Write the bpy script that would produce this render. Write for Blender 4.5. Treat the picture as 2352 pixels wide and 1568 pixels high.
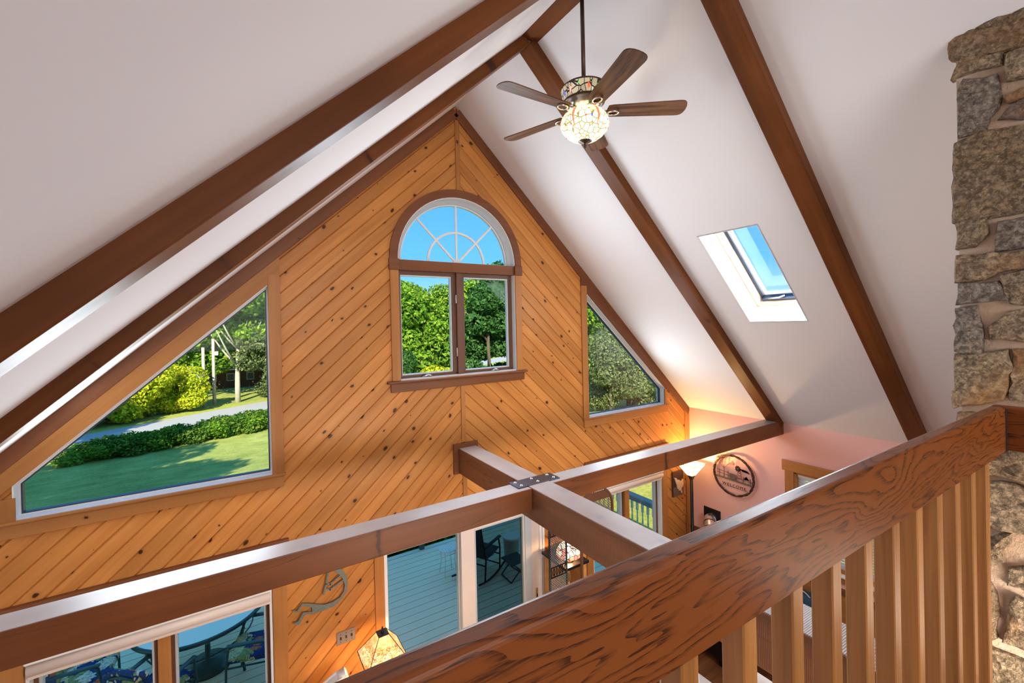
import bpy, bmesh, math, random
import numpy as np
from mathutils import Vector, Matrix, noise

for o in list(bpy.data.objects):
    bpy.data.objects.remove(o, do_unlink=True)
scene = bpy.context.scene
COL = scene.collection
random.seed(7)
E = 4.35                      # eye height above the main floor; gable wall stands at y = 4

# ------------------------------------------------------------------ camera
cd = bpy.data.cameras.new('camera')
cam = bpy.data.objects.new('camera', cd)
COL.objects.link(cam)
cd.sensor_width = 36.0
cd.sensor_fit = 'HORIZONTAL'
cd.lens = 15.2324
cd.shift_x = 0.00163
cd.shift_y = -0.01487
cd.clip_start = 0.02
cd.clip_end = 600
_r = Vector((0.84573185, -0.5331415, -0.02231106))
_u = Vector((0.02176329, -0.00731375, 0.9997364))
_f = Vector((0.53316414, 0.84599448, -0.00541744))
cam.matrix_world = Matrix(((_r.x, _u.x, -_f.x, 0), (_r.y, _u.y, -_f.y, 0), (_r.z, _u.z, -_f.z, E), (0, 0, 0, 1)))
scene.camera = cam

# ------------------------------------------------------------------ sky, sun, big lights, exposure
scene.view_settings.view_transform = 'Standard'
scene.view_settings.look = 'None'
scene.view_settings.gamma = 1.0
scene.view_settings.use_curve_mapping = False
scene.view_settings.exposure = 0.1
try:
    scene.cycles.use_denoising = True
    scene.cycles.max_bounces = 8
    scene.cycles.diffuse_bounces = 5
    scene.cycles.glossy_bounces = 3
    scene.cycles.transparent_max_bounces = 16
    scene.cycles.sample_clamp_indirect = 6.0
    scene.cycles.caustics_reflective = False
    scene.cycles.caustics_refractive = False
except Exception:
    pass

world = bpy.data.worlds.new('sky')
scene.world = world
world.use_nodes = True
wn = world.node_tree.nodes
wl = world.node_tree.links
wn.clear()
wo = wn.new('ShaderNodeOutputWorld')
wb = wn.new('ShaderNodeBackground')
wtc = wn.new('ShaderNodeTexCoord')
wsep = wn.new('ShaderNodeSeparateXYZ')
wr = wn.new('ShaderNodeValToRGB')
wl.new(wtc.outputs['Generated'], wsep.inputs[0])
wl.new(wsep.outputs['Z'], wr.inputs[0])
wl.new(wr.outputs[0], wb.inputs[0])
wl.new(wb.outputs[0], wo.inputs[0])
wr.color_ramp.elements[0].position = 0.0
wr.color_ramp.elements[0].color = (0.60, 0.84, 1.0, 1)
wr.color_ramp.elements[1].position = 0.36
wr.color_ramp.elements[1].color = (0.085, 0.37, 0.85, 1)
_e = wr.color_ramp.elements.new(0.12)
_e.color = (0.15, 0.54, 0.94, 1)
wb.inputs[1].default_value = 1.2


def lamp(kind, name, loc, energy, color, size=0.1, size_y=None, direction=None):
    d = bpy.data.lights.new(name, kind)
    d.energy = energy
    d.color = color
    if kind == 'AREA':
        d.shape = 'RECTANGLE'
        d.size = size
        d.size_y = size_y or size
    elif kind == 'SUN':
        d.angle = size
    else:
        d.shadow_soft_size = size
    o = bpy.data.objects.new(name, d)
    o.location = loc
    if direction is not None:
        o.rotation_euler = Vector(direction).to_track_quat('-Z', 'Y').to_euler()
    COL.objects.link(o)
    return o


lamp('SUN', 'sun', (-20, -20, 30), 9.0, (1.0, 0.90, 0.66), math.radians(0.6), direction=(0.36, 0.70, -0.52))
# added fill lights behind the camera, in a loft end without windows
lamp('AREA', 'loft_fill_light', (0.6, -3.6, E + 0.55), 158, (0.985, 0.97, 0.985), 3.2, 2.0, direction=(0.25, 1, 0.05))
lamp('AREA', 'loft_fill_light', (4.75, -3.4, E - 0.5), 58, (0.985, 0.97, 0.985), 1.2, 1.2, direction=(-0.05, 1, 0.35))
# daylight through the skylight
lamp('AREA', 'skylight_daylight', (4.05, 2.1, E + 0.545), 24, (0.80, 0.90, 1.0), 0.36, 0.90, direction=(-0.69, 0, -0.72))
lamp('AREA', 'skylight_daylight', (3.86, 2.1, E + 0.345), 16, (0.80, 0.90, 1.0), 0.42, 0.95, direction=(-0.69, 0, -0.72))
# daylight through the three gable windows
lamp('AREA', 'gable_daylight', (1.93, 3.93, E + 0.15), 50, (0.80, 0.90, 1.0), 1.1, 1.2, direction=(0, -1, -0.1))
lamp('AREA', 'gable_daylight', (-0.35, 3.95, E - 0.75), 26, (0.84, 0.92, 1.0), 1.1, 0.6, direction=(0, -1, 0.0))
lamp('AREA', 'gable_daylight', (4.1, 3.95, E - 0.85), 14, (0.84, 0.92, 1.0), 0.9, 0.5, direction=(0, -1, 0.0))
# added fill light under the loft, brightening the lower room
lamp('AREA', 'under_loft_fill', (2.2, -0.6, 2.65), 210, (1.0, 0.88, 0.76), 2.4, 1.0, direction=(0.1, 1, -0.4))

# ------------------------------------------------------------------ materials
MATS = {}


class NT:
    def __init__(self, name):
        self.m = bpy.data.materials.new(name)
        self.m.use_nodes = True
        self.n = self.m.node_tree.nodes
        self.l = self.m.node_tree.links
        self.n.clear()
        self.out = self.n.new('ShaderNodeOutputMaterial')
        MATS[name] = self.m

    def node(self, t, **kw):
        nd = self.n.new(t)
        for k, v in kw.items():
            if k.startswith('i_'):
                key = k[2:]
                key = int(key) if key.isdigit() else key.replace('_', ' ')
                nd.inputs[key].default_value = v
            else:
                setattr(nd, k, v)
        return nd

    def link(self, a, b):
        self.l.new(a, b)

    def math(self, op, a, b=None, clamp=False):
        nd = self.n.new('ShaderNodeMath')
        nd.operation = op
        nd.use_clamp = clamp
        for i, v in enumerate((a, b)):
            if v is None:
                continue
            if isinstance(v, (int, float)):
                nd.inputs[i].default_value = v
            else:
                self.l.new(v, nd.inputs[i])
        return nd.outputs[0]

    def ramp(self, fac, stops, interp='LINEAR'):
        nd = self.n.new('ShaderNodeValToRGB')
        cr = nd.color_ramp
        cr.interpolation = interp
        while len(cr.elements) > 1:
            cr.elements.remove(cr.elements[-1])
        cr.elements[0].position = stops[0][0]
        cr.elements[0].color = (*stops[0][1], 1)
        for p, c in stops[1:]:
            e = cr.elements.new(p)
            e.color = (*c, 1)
        self.l.new(fac, nd.inputs[0])
        return nd.outputs[0]

    def mix(self, fac, a, b, mode='MIX'):
        nd = self.n.new('ShaderNodeMix')
        nd.data_type = 'RGBA'
        nd.blend_type = mode
        for v, s in ((fac, nd.inputs['Factor']), (a, nd.inputs[6]), (b, nd.inputs[7])):
            if isinstance(v, (int, float)):
                s.default_value = v
            elif isinstance(v, tuple):
                s.default_value = (*v, 1)
            else:
                self.l.new(v, s)
        return nd.outputs[2]

    def bsdf(self, color, rough=0.5, metal=0.0, spec=0.5, bump=None, bump_d=0.01, bump_s=0.4, emit=None, emit_s=0.0, coat=0.0, sss=None):
        b = self.n.new('ShaderNodeBsdfPrincipled')
        if isinstance(color, tuple):
            b.inputs['Base Color'].default_value = (*color, 1)
        else:
            self.l.new(color, b.inputs['Base Color'])
        if isinstance(rough, (int, float)):
            b.inputs['Roughness'].default_value = rough
        else:
            self.l.new(rough, b.inputs['Roughness'])
        b.inputs['Metallic'].default_value = metal
        b.inputs['Specular IOR Level'].default_value = spec
        b.inputs['Coat Weight'].default_value = coat
        b.inputs['Coat Roughness'].default_value = 0.2
        if bump is not None:
            bp = self.n.new('ShaderNodeBump')
            bp.inputs['Strength'].default_value = bump_s
            bp.inputs['Distance'].default_value = bump_d
            self.l.new(bump, bp.inputs['Height'])
            self.l.new(bp.outputs[0], b.inputs['Normal'])
        if emit is not None:
            if isinstance(emit, tuple):
                b.inputs['Emission Color'].default_value = (*emit, 1)
            else:
                self.l.new(emit, b.inputs['Emission Color'])
            b.inputs['Emission Strength'].default_value = emit_s
        self.l.new(b.outputs[0], self.out.inputs[0])
        return b

    def coords(self, rand=True, scale=(1, 1, 1)):
        tc = self.n.new('ShaderNodeTexCoord')
        v = tc.outputs['Object']
        if rand:
            oi = self.n.new('ShaderNodeObjectInfo')
            vm = self.n.new('ShaderNodeVectorMath')
            vm.operation = 'SCALE'
            vm.inputs[0].default_value = (17.3, 11.7, 23.1)
            self.l.new(oi.outputs['Random'], vm.inputs[3])
            va = self.n.new('ShaderNodeVectorMath')
            va.operation = 'ADD'
            self.l.new(v, va.inputs[0])
            self.l.new(vm.outputs[0], va.inputs[1])
            v = va.outputs[0]
            self.rand = oi.outputs['Random']
        mp = self.n.new('ShaderNodeMapping')
        mp.inputs['Scale'].default_value = scale
        self.l.new(v, mp.inputs[0])
        self.raw = v
        return mp.outputs[0]

    def noise(self, vec, scale=5, detail=3, rough=0.5, dist=0.0):
        nd = self.n.new('ShaderNodeTexNoise')
        nd.inputs['Scale'].default_value = scale
        nd.inputs['Detail'].default_value = detail
        nd.inputs['Roughness'].default_value = rough
        nd.inputs['Distortion'].default_value = dist
        self.l.new(vec, nd.inputs['Vector'])
        return nd.outputs['Fac']


def mat(name):
    return MATS[name]


def plain(name, color, rough=0.5, metal=0.0, spec=0.5, var=0.06, nscale=8, coat=0.0, bump_s=0.0):
    t = NT(name)
    v = t.coords(rand=True)
    n = t.noise(v, nscale, 3)
    c = t.mix(n, tuple(max(0, x * (1 - var)) for x in color), tuple(min(1, x * (1 + var)) for x in color))
    t.bsdf(c, rough, metal, spec, bump=(n if bump_s else None), bump_s=bump_s, coat=coat)
    return t.m


def wood(name, dark, mid, light, grain=(0.9, 16, 16), rough=0.4, knots=0.0, knot_scale=4.5, dust_sheen=0.0, knot_size=1.0, knot_col=(0.06, 0.02, 0.008), tint=0.22, contrast=1.0, coat=0.0, spec=0.5, checks=0.0, saw=0.0, bump=0.25, blotch=0.35):
    t = NT(name)
    v = t.coords(True, grain)
    nz = t.noise(v, 1.0, 4, 0.55, 0.6)
    v2 = t.n.new('ShaderNodeMapping')
    v2.inputs['Scale'].default_value = (grain[0] * 2.2, grain[1] * 4, grain[2] * 4)
    t.link(t.raw, v2.inputs[0])
    fine = t.noise(v2.outputs[0], 1.0, 3, 0.6, 0.2)
    big = t.noise(t.raw, 1.7, 2, 0.5, 0.5)
    f = t.math('ADD', t.math('MULTIPLY', nz, 0.75), t.math('MULTIPLY', fine, 0.25))
    f = t.math('ADD', t.math('MULTIPLY', t.math('SUBTRACT', f, 0.5), 2.2 * contrast), 0.5, True)
    col = t.ramp(f, [(0.0, dark), (0.5, mid), (1.0, light)])
    # object-wise tint and soft blotches
    sh = t.math('ADD', 1.0 - tint / 2, t.math('MULTIPLY', t.rand, tint))
    sh = t.math('MULTIPLY', sh, t.math('ADD', 1 - blotch * 0.5, t.math('MULTIPLY', big, blotch)))
    g = t.node('ShaderNodeCombineColor')
    for i in range(3):
        t.link(sh, g.inputs[i])
    col = t.mix(1.0, col, g.outputs[0], 'MULTIPLY')
    if knots > 0:
        vo = t.node('ShaderNodeTexVoronoi', voronoi_dimensions='2D', feature='F1')
        vo.inputs['Scale'].default_value = knot_scale
        mk = t.n.new('ShaderNodeMapping')
        mk.inputs['Scale'].default_value = (0.75, 1, 1)
        dn = t.noise(t.raw, 14, 2)
        dm = t.n.new('ShaderNodeVectorMath')
        dm.operation = 'SCALE'
        dv = t.node('ShaderNodeCombineXYZ')
        t.link(t.math('MULTIPLY', t.math('SUBTRACT', dn, 0.5), 0.03), dv.inputs[0])
        t.link(t.math('MULTIPLY', t.math('SUBTRACT', dn, 0.5), 0.02), dv.inputs[1])
        ad = t.n.new('ShaderNodeVectorMath')
        ad.operation = 'ADD'
        t.link(t.raw, mk.inputs[0])
        t.link(mk.outputs[0], ad.inputs[0])
        t.link(dv.outputs[0], ad.inputs[1])
        t.link(ad.outputs[0], vo.inputs['Vector'])
        sc = t.node('ShaderNodeSeparateColor')
        t.link(vo.outputs['Color'], sc.inputs[0])
        rad = t.math('MULTIPLY', t.math('MAXIMUM', t.math('SUBTRACT', sc.outputs[0], 1 - knots), 0.0), 0.112 * knot_size * knot_scale / 4.5)
        edge = t.math('DIVIDE', vo.outputs['Distance'], t.math('ADD', rad, 0.0005))
        core = t.math('SUBTRACT', 1.25, edge, True)
        core = t.math('MULTIPLY', core, 2.2, True)
        halo = t.math('MULTIPLY', t.math('SUBTRACT', 1.0, t.math('MULTIPLY', edge, 0.38), True), 0.45)
        col = t.mix(halo, col, tuple(x * 0.55 for x in dark))
        col = t.mix(core, col, knot_col)
    if checks > 0:
        cv = t.n.new('ShaderNodeMapping')
        cv.inputs['Scale'].default_value = (0.35, 5.0, 5.0)
        t.link(t.raw, cv.inputs[0])
        cn = t.noise(cv.outputs[0], 1.3, 2, 0.4, 0.15)
        ck = t.math('MULTIPLY', t.math('ABSOLUTE', t.math('SUBTRACT', cn, 0.52)), 260.0 / checks)
        ck = t.math('SUBTRACT', 1.0, ck, True)
        col = t.mix(t.math('MULTIPLY', ck, 0.8), col, (0.02, 0.008, 0.004))
    if dust_sheen > 0:  # pale tops: dust plus reflected window sheen put into the colour
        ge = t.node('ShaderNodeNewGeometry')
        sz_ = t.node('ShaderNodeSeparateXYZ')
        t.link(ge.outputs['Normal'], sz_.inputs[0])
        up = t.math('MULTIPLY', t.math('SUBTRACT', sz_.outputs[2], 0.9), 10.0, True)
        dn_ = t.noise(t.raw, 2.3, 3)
        col = t.mix(t.math('MULTIPLY', up, t.math('MULTIPLY', t.math('ADD', dn_, 0.35), dust_sheen)), col, (0.52, 0.50, 0.50))
    bh = fine
    if saw > 0:
        sv = t.n.new('ShaderNodeMapping')
        sv.inputs['Scale'].default_value = (1.0, 0.12, 0.12)
        sv.inputs['Rotation'].default_value = (0, 0, 0.25)
        t.link(t.raw, sv.inputs[0])
        wv = t.node('ShaderNodeTexWave', bands_direction='X')
        wv.inputs['Scale'].default_value = 42
        wv.inputs['Distortion'].default_value = 1.5
        wv.inputs['Detail'].default_value = 2
        t.link(sv.outputs[0], wv.inputs['Vector'])
        bh = wv.outputs['Fac']
        rr = t.math('ADD', rough - 0.06, t.math('MULTIPLY', wv.outputs['Fac'], 0.2))
        t.bsdf(col, rr, 0, spec, bump=bh, bump_d=0.0016, bump_s=saw, coat=coat)
    else:
        t.bsdf(col, rough, 0, spec, bump=bh, bump_d=0.002, bump_s=bump, coat=coat)
    return t.m


wood('pine_plank', (0.38, 0.140, 0.032), (0.55, 0.225, 0.056), (0.67, 0.31, 0.09), (0.8, 13, 13), 0.36, knots=0.85, knot_scale=5.2, knot_size=0.72, tint=0.26, contrast=0.75, spec=0.22)
wood('pine_trim', (0.33, 0.130, 0.035), (0.44, 0.185, 0.052), (0.52, 0.245, 0.078), (0.8, 14, 14), 0.40, knots=0.5, knot_scale=3.2, tint=0.12, contrast=0.7, spec=0.25)
wood('dark_trim', (0.125, 0.045, 0.018), (0.19, 0.07, 0.028), (0.25, 0.10, 0.042), (0.8, 14, 14), 0.38, knots=0.45, knot_scale=3.0, tint=0.12, contrast=0.7, spec=0.25)
wood('rafter_wood', (0.085, 0.026, 0.007), (0.135, 0.043, 0.011), (0.19, 0.066, 0.017), (0.6, 9, 9), 0.42, knots=0.85, knot_scale=3.0, knot_size=1.7, tint=0.15, contrast=0.8, blotch=0.8, spec=0.14)
wood('beam_wood', (0.09, 0.026, 0.006), (0.15, 0.045, 0.011), (0.20, 0.068, 0.018), (0.6, 9, 9), 0.40, knots=0.7, knot_scale=2.8, knot_size=1.6, tint=0.1, contrast=0.7, checks=1.0, blotch=0.8, spec=0.4, dust_sheen=0.62)
wood('sawn_beam_wood', (0.12, 0.043, 0.016), (0.18, 0.07, 0.028), (0.24, 0.10, 0.042), (0.6, 9, 9), 0.36, knots=0.7, knot_scale=2.8, knot_size=1.6, tint=0.1, contrast=0.7, checks=0.9, saw=0.5, blotch=0.6, spec=0.5, dust_sheen=0.55)
wood('floor_wood', (0.10, 0.035, 0.012), (0.19, 0.072, 0.026), (0.30, 0.13, 0.05), (0.7, 9, 9), 0.3, tint=0.3, contrast=1.2)
wood('fan_blade_wood', (0.045, 0.018, 0.007), (0.115, 0.050, 0.020), (0.19, 0.088, 0.038), (2.2, 38, 38), 0.45, tint=0.1, contrast=1.5, blotch=0.2, spec=0.2)
wood('baluster_oak', (0.27, 0.105, 0.024), (0.44, 0.19, 0.052), (0.54, 0.26, 0.085), (1.3, 34, 34), 0.36, tint=0.2, contrast=1.1)
wood('honey_wood', (0.42, 0.17, 0.04), (0.58, 0.27, 0.075), (0.68, 0.36, 0.12), (1.0, 14, 14), 0.4, tint=0.1)
wood('rustic_plank', (0.065, 0.022, 0.009), (0.14, 0.05, 0.018), (0.30, 0.13, 0.045), (0.9, 9, 9), 0.28, knots=0.4, knot_scale=3, tint=0.2, contrast=1.5)
wood('pole_wood', (0.36, 0.30, 0.24), (0.52, 0.46, 0.38), (0.62, 0.56, 0.48), (0.3, 9, 9), 0.8, tint=0.1)


def oak_rail(name):
    t = NT(name)
    v = t.coords(False)
    # cathedral grain: rings stretched along the board, broken into pores
    m1 = t.n.new('ShaderNodeMapping')
    m1.inputs['Scale'].default_value = (1.6, 9, 9)
    t.link(t.raw, m1.inputs[0])
    warp = t.noise(m1.outputs[0], 1.0, 3, 0.5, 0.4)
    sp = t.node('ShaderNodeSeparateXYZ')
    t.link(t.raw, sp.inputs[0])
    base = t.math('ADD', t.math('MULTIPLY', sp.outputs[2], 16.0), t.math('MULTIPLY', warp, 6.0))
    band = t.math('FRACT', t.math('MULTIPLY', base, 2.6))
    m2 = t.n.new('ShaderNodeMapping')
    m2.inputs['Scale'].default_value = (26, 420, 420)
    t.link(t.raw, m2.inputs[0])
    pores = t.noise(m2.outputs[0], 1.0, 2, 0.6)
    dark = t.math('MULTIPLY', t.math('SUBTRACT', band, 0.52), 2.6, True)
    dark = t.math('MULTIPLY', dark, t.math('MULTIPLY', t.math('SUBTRACT', pores, 0.36), 5.0, True))
    big = t.noise(m1.outputs[0], 0.5, 2)
    col = t.mix(big, (0.15, 0.038, 0.007), (0.28, 0.082, 0.017))
    col = t.mix(t.math('MULTIPLY', dark, 0.9), col, (0.03, 0.008, 0.004))
    t.bsdf(col, 0.36, 0, 0.3, bump=pores, bump_d=0.0006, bump_s=0.25)
    return t.m


oak_rail('rail_oak')


def paint(name, c, rough=0.85, bump=0.05):
    t = NT(name)
    v = t.coords(False)
    n = t.noise(v, 60, 3)
    n2 = t.noise(v, 0.9, 2)
    col = t.mix(n2, tuple(x * 0.985 for x in c), tuple(min(1, x * 1.01) for x in c))
    t.bsdf(col, rough, 0, 0.3, bump=n, bump_d=0.002, bump_s=bump)


paint('ceiling_paint', (0.775, 0.765, 0.77))
paint('pink_paint', (0.86, 0.50, 0.44))
paint('shaft_paint', (0.86, 0.87, 0.88))
plain('white_vinyl', (0.83, 0.83, 0.83), 0.35, var=0.03)
plain('beige_vinyl', (0.76, 0.65, 0.58), 0.4, var=0.03)
plain('grey_vinyl', (0.52, 0.56, 0.60), 0.4, var=0.05)
plain('tan_frame', (0.62, 0.45, 0.31), 0.45, var=0.06)
plain('sash_brown', (0.135, 0.055, 0.028), 0.4, var=0.15)
plain('navy_gasket', (0.03, 0.05, 0.09), 0.4)
plain('black_metal', (0.02, 0.021, 0.024), 0.35, 0.6, var=0.2)
plain('plate_metal', (0.06, 0.075, 0.11), 0.32, 0.8, var=0.15)
plain('bolt_metal', (0.55, 0.52, 0.44), 0.3, 0.9)
plain('bronze', (0.085, 0.055, 0.038), 0.35, 0.7, var=0.1)
plain('nickel', (0.62, 0.60, 0.55), 0.25, 0.9, var=0.05)
plain('brass', (0.72, 0.52, 0.22), 0.3, 0.9)
plain('steel_plate', (0.30, 0.25, 0.24), 0.38, 0.5, var=0.05)
plain('dark_slot', (0.015, 0.012, 0.01), 0.6)
plain('green_metal', (0.035, 0.085, 0.085), 0.35, 0.3, var=0.15)
plain('white_metal', (0.78, 0.78, 0.74), 0.4, var=0.04)
plain('bucket_plastic', (0.66, 0.68, 0.66), 0.45)
plain('mesh_fabric', (0.055, 0.06, 0.065), 0.8, var=0.2)
plain('dark_twig', (0.075, 0.030, 0.014), 0.8, var=0.4, nscale=40, bump_s=0.5)
plain('grey_wood', (0.16, 0.12, 0.09), 0.8, var=0.4, nscale=30)
plain('blue_metal', (0.16, 0.24, 0.42), 0.35, 0.5)
plain('rust_metal', (0.28, 0.10, 0.045), 0.7)
plain('cream_wood', (0.75, 0.62, 0.40), 0.6)
plain('white_fabric', (0.80, 0.78, 0.76), 0.85, var=0.04, nscale=20)
plain('denim_fabric', (0.02, 0.06, 0.10), 0.85, var=0.35, nscale=30)
plain('runner_fabric', (0.62, 0.58, 0.57), 0.9, var=0.12, nscale=40)
plain('rust_stool', (0.10, 0.05, 0.03), 0.5)
plain('stone_grey_wall', (0.30, 0.16, 0.09), 0.9)
plain('picture_dark', (0.055, 0.022, 0.014), 0.5, var=0.3)
plain('picture_grey', (0.13, 0.085, 0.065), 0.6, var=0.2)
plain('cat_tan', (0.66, 0.45, 0.30), 0.6, var=0.3, nscale=40)
plain('eye_yellow', (0.75, 0.50, 0.03), 0.4)
plain('foil_pipe', (0.68, 0.68, 0.70), 0.28, 0.75, var=0.15, nscale=25)
plain('white_box', (0.82, 0.84, 0.85), 0.4)
plain('roof_shingle', (0.06, 0.065, 0.075), 0.9)
plain('house_siding', (0.16, 0.075, 0.045), 0.8, var=0.2)
plain('orange_plastic', (0.85, 0.22, 0.02), 0.5)
plain('post_green', (0.05, 0.09, 0.075), 0.6)
plain('rail_bluegrey', (0.17, 0.27, 0.31), 0.6, var=0.1)
plain('baluster_cream', (0.72, 0.72, 0.62), 0.6)
plain('car_silver', (0.55, 0.57, 0.60), 0.3, 0.5)
plain('verdigris_metal', (0.19, 0.215, 0.19), 0.5, 0.4, var=0.55, nscale=90)


def glass(name, tint=(1, 1, 1), refl=1.0):
    t = NT(name)
    tr = t.node('ShaderNodeBsdfTransparent')
    tr.inputs[0].default_value = (*tint, 1)
    gl = t.node('ShaderNodeBsdfGlossy')
    gl.inputs['Roughness'].default_value = 0.02
    fr = t.node('ShaderNodeFresnel')
    fr.inputs['IOR'].default_value = 1.45
    mx = t.node('ShaderNodeMixShader')
    t.link(t.math('MULTIPLY', fr.outputs[0], refl, True), mx.inputs[0])
    t.link(tr.outputs[0], mx.inputs[1])
    t.link(gl.outputs[0], mx.inputs[2])
    t.link(mx.outputs[0], t.out.inputs[0])


glass('window_glass', (0.97, 0.99, 1.0), 0.10)
glass('tinted_glass', (1.0, 0.95, 0.86), 0.10)
glass('screened_glass', (0.56, 0.55, 0.47), 0.10)

t = NT('table_glass')
v = t.coords(False)
n = t.noise(v, 120, 2)
t.bsdf(t.mix(n, (0.90, 0.95, 0.84), (0.98, 1.0, 0.92)), 0.5, 0, 0.4)


def leaf(name, a, b, c, trans=0.35):
    t = NT(name)
    g = t.node('ShaderNodeNewGeometry')
    tc = t.node('ShaderNodeTexCoord')
    n = t.noise(tc.outputs['Object'], 0.55, 2)
    f = t.math('ADD', t.math('MULTIPLY', g.outputs['Random Per Island'], 0.6), t.math('MULTIPLY', n, 0.4))
    col = t.ramp(f, [(0.15, a), (0.5, b), (0.85, c)])
    d = t.node('ShaderNodeBsdfDiffuse')
    s = t.node('ShaderNodeBsdfTranslucent')
    mx = t.node('ShaderNodeMixShader')
    mx.inputs[0].default_value = trans
    t.link(col, d.inputs[0])
    t.link(col, s.inputs[0])
    t.link(d.outputs[0], mx.inputs[1])
    t.link(s.outputs[0], mx.inputs[2])
    t.link(mx.outputs[0], t.out.inputs[0])


leaf('leaf_green', (0.05, 0.14, 0.012), (0.16, 0.33, 0.03), (0.38, 0.52, 0.06))
leaf('leaf_yellow', (0.22, 0.34, 0.015), (0.52, 0.58, 0.03), (0.85, 0.78, 0.06))
leaf('leaf_dark', (0.02, 0.07, 0.018), (0.05, 0.15, 0.04), (0.15, 0.28, 0.07))
leaf('leaf_olive', (0.06, 0.10, 0.03), (0.16, 0.22, 0.08), (0.34, 0.40, 0.18))
leaf('leaf_hedge', (0.03, 0.09, 0.012), (0.09, 0.20, 0.03), (0.34, 0.44, 0.07))
plain('bark_pale', (0.48, 0.44, 0.37), 0.9, var=0.4, nscale=6)
plain('bark_dark', (0.12, 0.09, 0.065), 0.9, var=0.4, nscale=6)

t = NT('grass')
v = t.coords(False)
n1 = t.noise(v, 0.7, 4, 0.6)
n2 = t.noise(v, 9, 4, 0.7)
f = t.math('ADD', t.math('MULTIPLY', n1, 0.55), t.math('MULTIPLY', n2, 0.45))
t.bsdf(t.ramp(f, [(0.34, (0.20, 0.24, 0.055)), (0.5, (0.34, 0.38, 0.085)), (0.66, (0.52, 0.52, 0.15))]), 0.9, 0, 0.2, bump=n2, bump_d=0.05, bump_s=0.6)
t = NT('verge_grass')
v = t.coords(False)
n2 = t.noise(v, 6, 4, 0.7)
t.bsdf(t.ramp(n2, [(0.3, (0.22, 0.30, 0.04)), (0.7, (0.55, 0.52, 0.12))]), 0.9, 0, 0.2)
t = NT('asphalt')
v = t.coords(False)
n2 = t.noise(v, 25, 3)
t.bsdf(t.ramp(n2, [(0.3, (0.36, 0.35, 0.36)), (0.7, (0.48, 0.47, 0.47))]), 0.9, 0, 0.3)
t = NT('deck_board_composite')
v = t.coords(True)
n2 = t.noise(v, 260, 2)
n3 = t.noise(v, 2, 2)
t.bsdf(t.mix(n2, (0.80, 0.68, 0.50), (1.0, 0.90, 0.68)), 0.75, 0, 0.3, bump=n3, bump_s=0.1)

# stone, coloured stone by stone
t = NT('field_stone')
v = t.coords(True)
n1 = t.noise(v, 7, 5, 0.65, 0.4)
n2 = t.noise(v, 45, 5, 0.75, 0.3)
base = t.ramp(t.rand, [(0.0, (0.48, 0.33, 0.19)), (0.22, (0.55, 0.40, 0.24)), (0.40, (0.46, 0.39, 0.33)), (0.55, (0.64, 0.47, 0.29)), (0.76, (0.30, 0.28, 0.28)), (0.83, (0.68, 0.48, 0.29)), (1.0, (0.52, 0.44, 0.35))], 'CONSTANT')
col = t.mix(t.math('MULTIPLY', t.math('SUBTRACT', n1, 0.42), 3.0, True), base, (0.50, 0.38, 0.26))
col = t.mix(t.math('MULTIPLY', t.math('SUBTRACT', n2, 0.42), 5.0, True), t.mix(0.72, col, (0.05, 0.032, 0.02)), col)
n4 = t.noise(v, 90, 4, 0.7)
col = t.mix(t.math('MULTIPLY', t.math('SUBTRACT', n4, 0.60), 6.0, True), col, (0.74, 0.66, 0.55))
pk = t.noise(v, 2.2, 2)
col = t.mix(t.math('MULTIPLY', t.math('SUBTRACT', pk, 0.56), 5.0, True), col, (0.48, 0.22, 0.07))
t.bsdf(col, 0.88, 0, 0.25, bump=t.math('ADD', n1, t.math('MULTIPLY', n2, 0.7)), bump_d=0.05, bump_s=1.0)
t = NT('mortar')
v = t.coords(False)
n1 = t.noise(v, 60, 4, 0.7)
n2 = t.noise(v, 3, 2)
t.bsdf(t.mix(n2, (0.50, 0.33, 0.21), (0.62, 0.50, 0.39)), 0.95, 0, 0.2, bump=n1, bump_d=0.012, bump_s=0.7)

# floral cushion cloth
t = NT('floral_fabric')
v = t.coords(True)
col = None
vo = t.node('ShaderNodeTexVoronoi', feature='F1')
vo.inputs['Scale'].default_value = 6.5
dn = t.node('ShaderNodeTexNoise')
dn.inputs['Scale'].default_value = 14
t.link(t.raw, dn.inputs['Vector'])
ad = t.node('ShaderNodeVectorMath', operation='ADD')
sc_ = t.node('ShaderNodeVectorMath', operation='SCALE')
sc_.inputs[3].default_value = 0.14
t.link(dn.outputs['Color'], sc_.inputs[0])
t.link(t.raw, ad.inputs[0])
t.link(sc_.outputs[0], ad.inputs[1])
t.link(ad.outputs[0], vo.inputs['Vector'])
sp = t.node('ShaderNodeSeparateColor')
t.link(vo.outputs['Color'], sp.inputs[0])
flo = t.ramp(sp.outputs[0], [(0.0, (0.03, 0.08, 0.22)), (0.16, (0.36, 0.44, 0.13)), (0.36, (0.75, 0.70, 0.36)), (0.54, (0.80, 0.20, 0.06)), (0.70, (0.95, 0.84, 0.62)), (0.88, (0.03, 0.08, 0.22))], 'CONSTANT')
ins = t.math('LESS_THAN', vo.outputs['Distance'], 0.66)
st = t.noise(ad.outputs[0], 40, 2)
flo = t.mix(t.math('MULTIPLY', t.math('SUBTRACT', st, 0.45), 3, True), flo, (0.015, 0.05, 0.16))
t.bsdf(t.mix(ins, (0.015, 0.05, 0.20), flo), 0.85, 0, 0.2)


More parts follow.
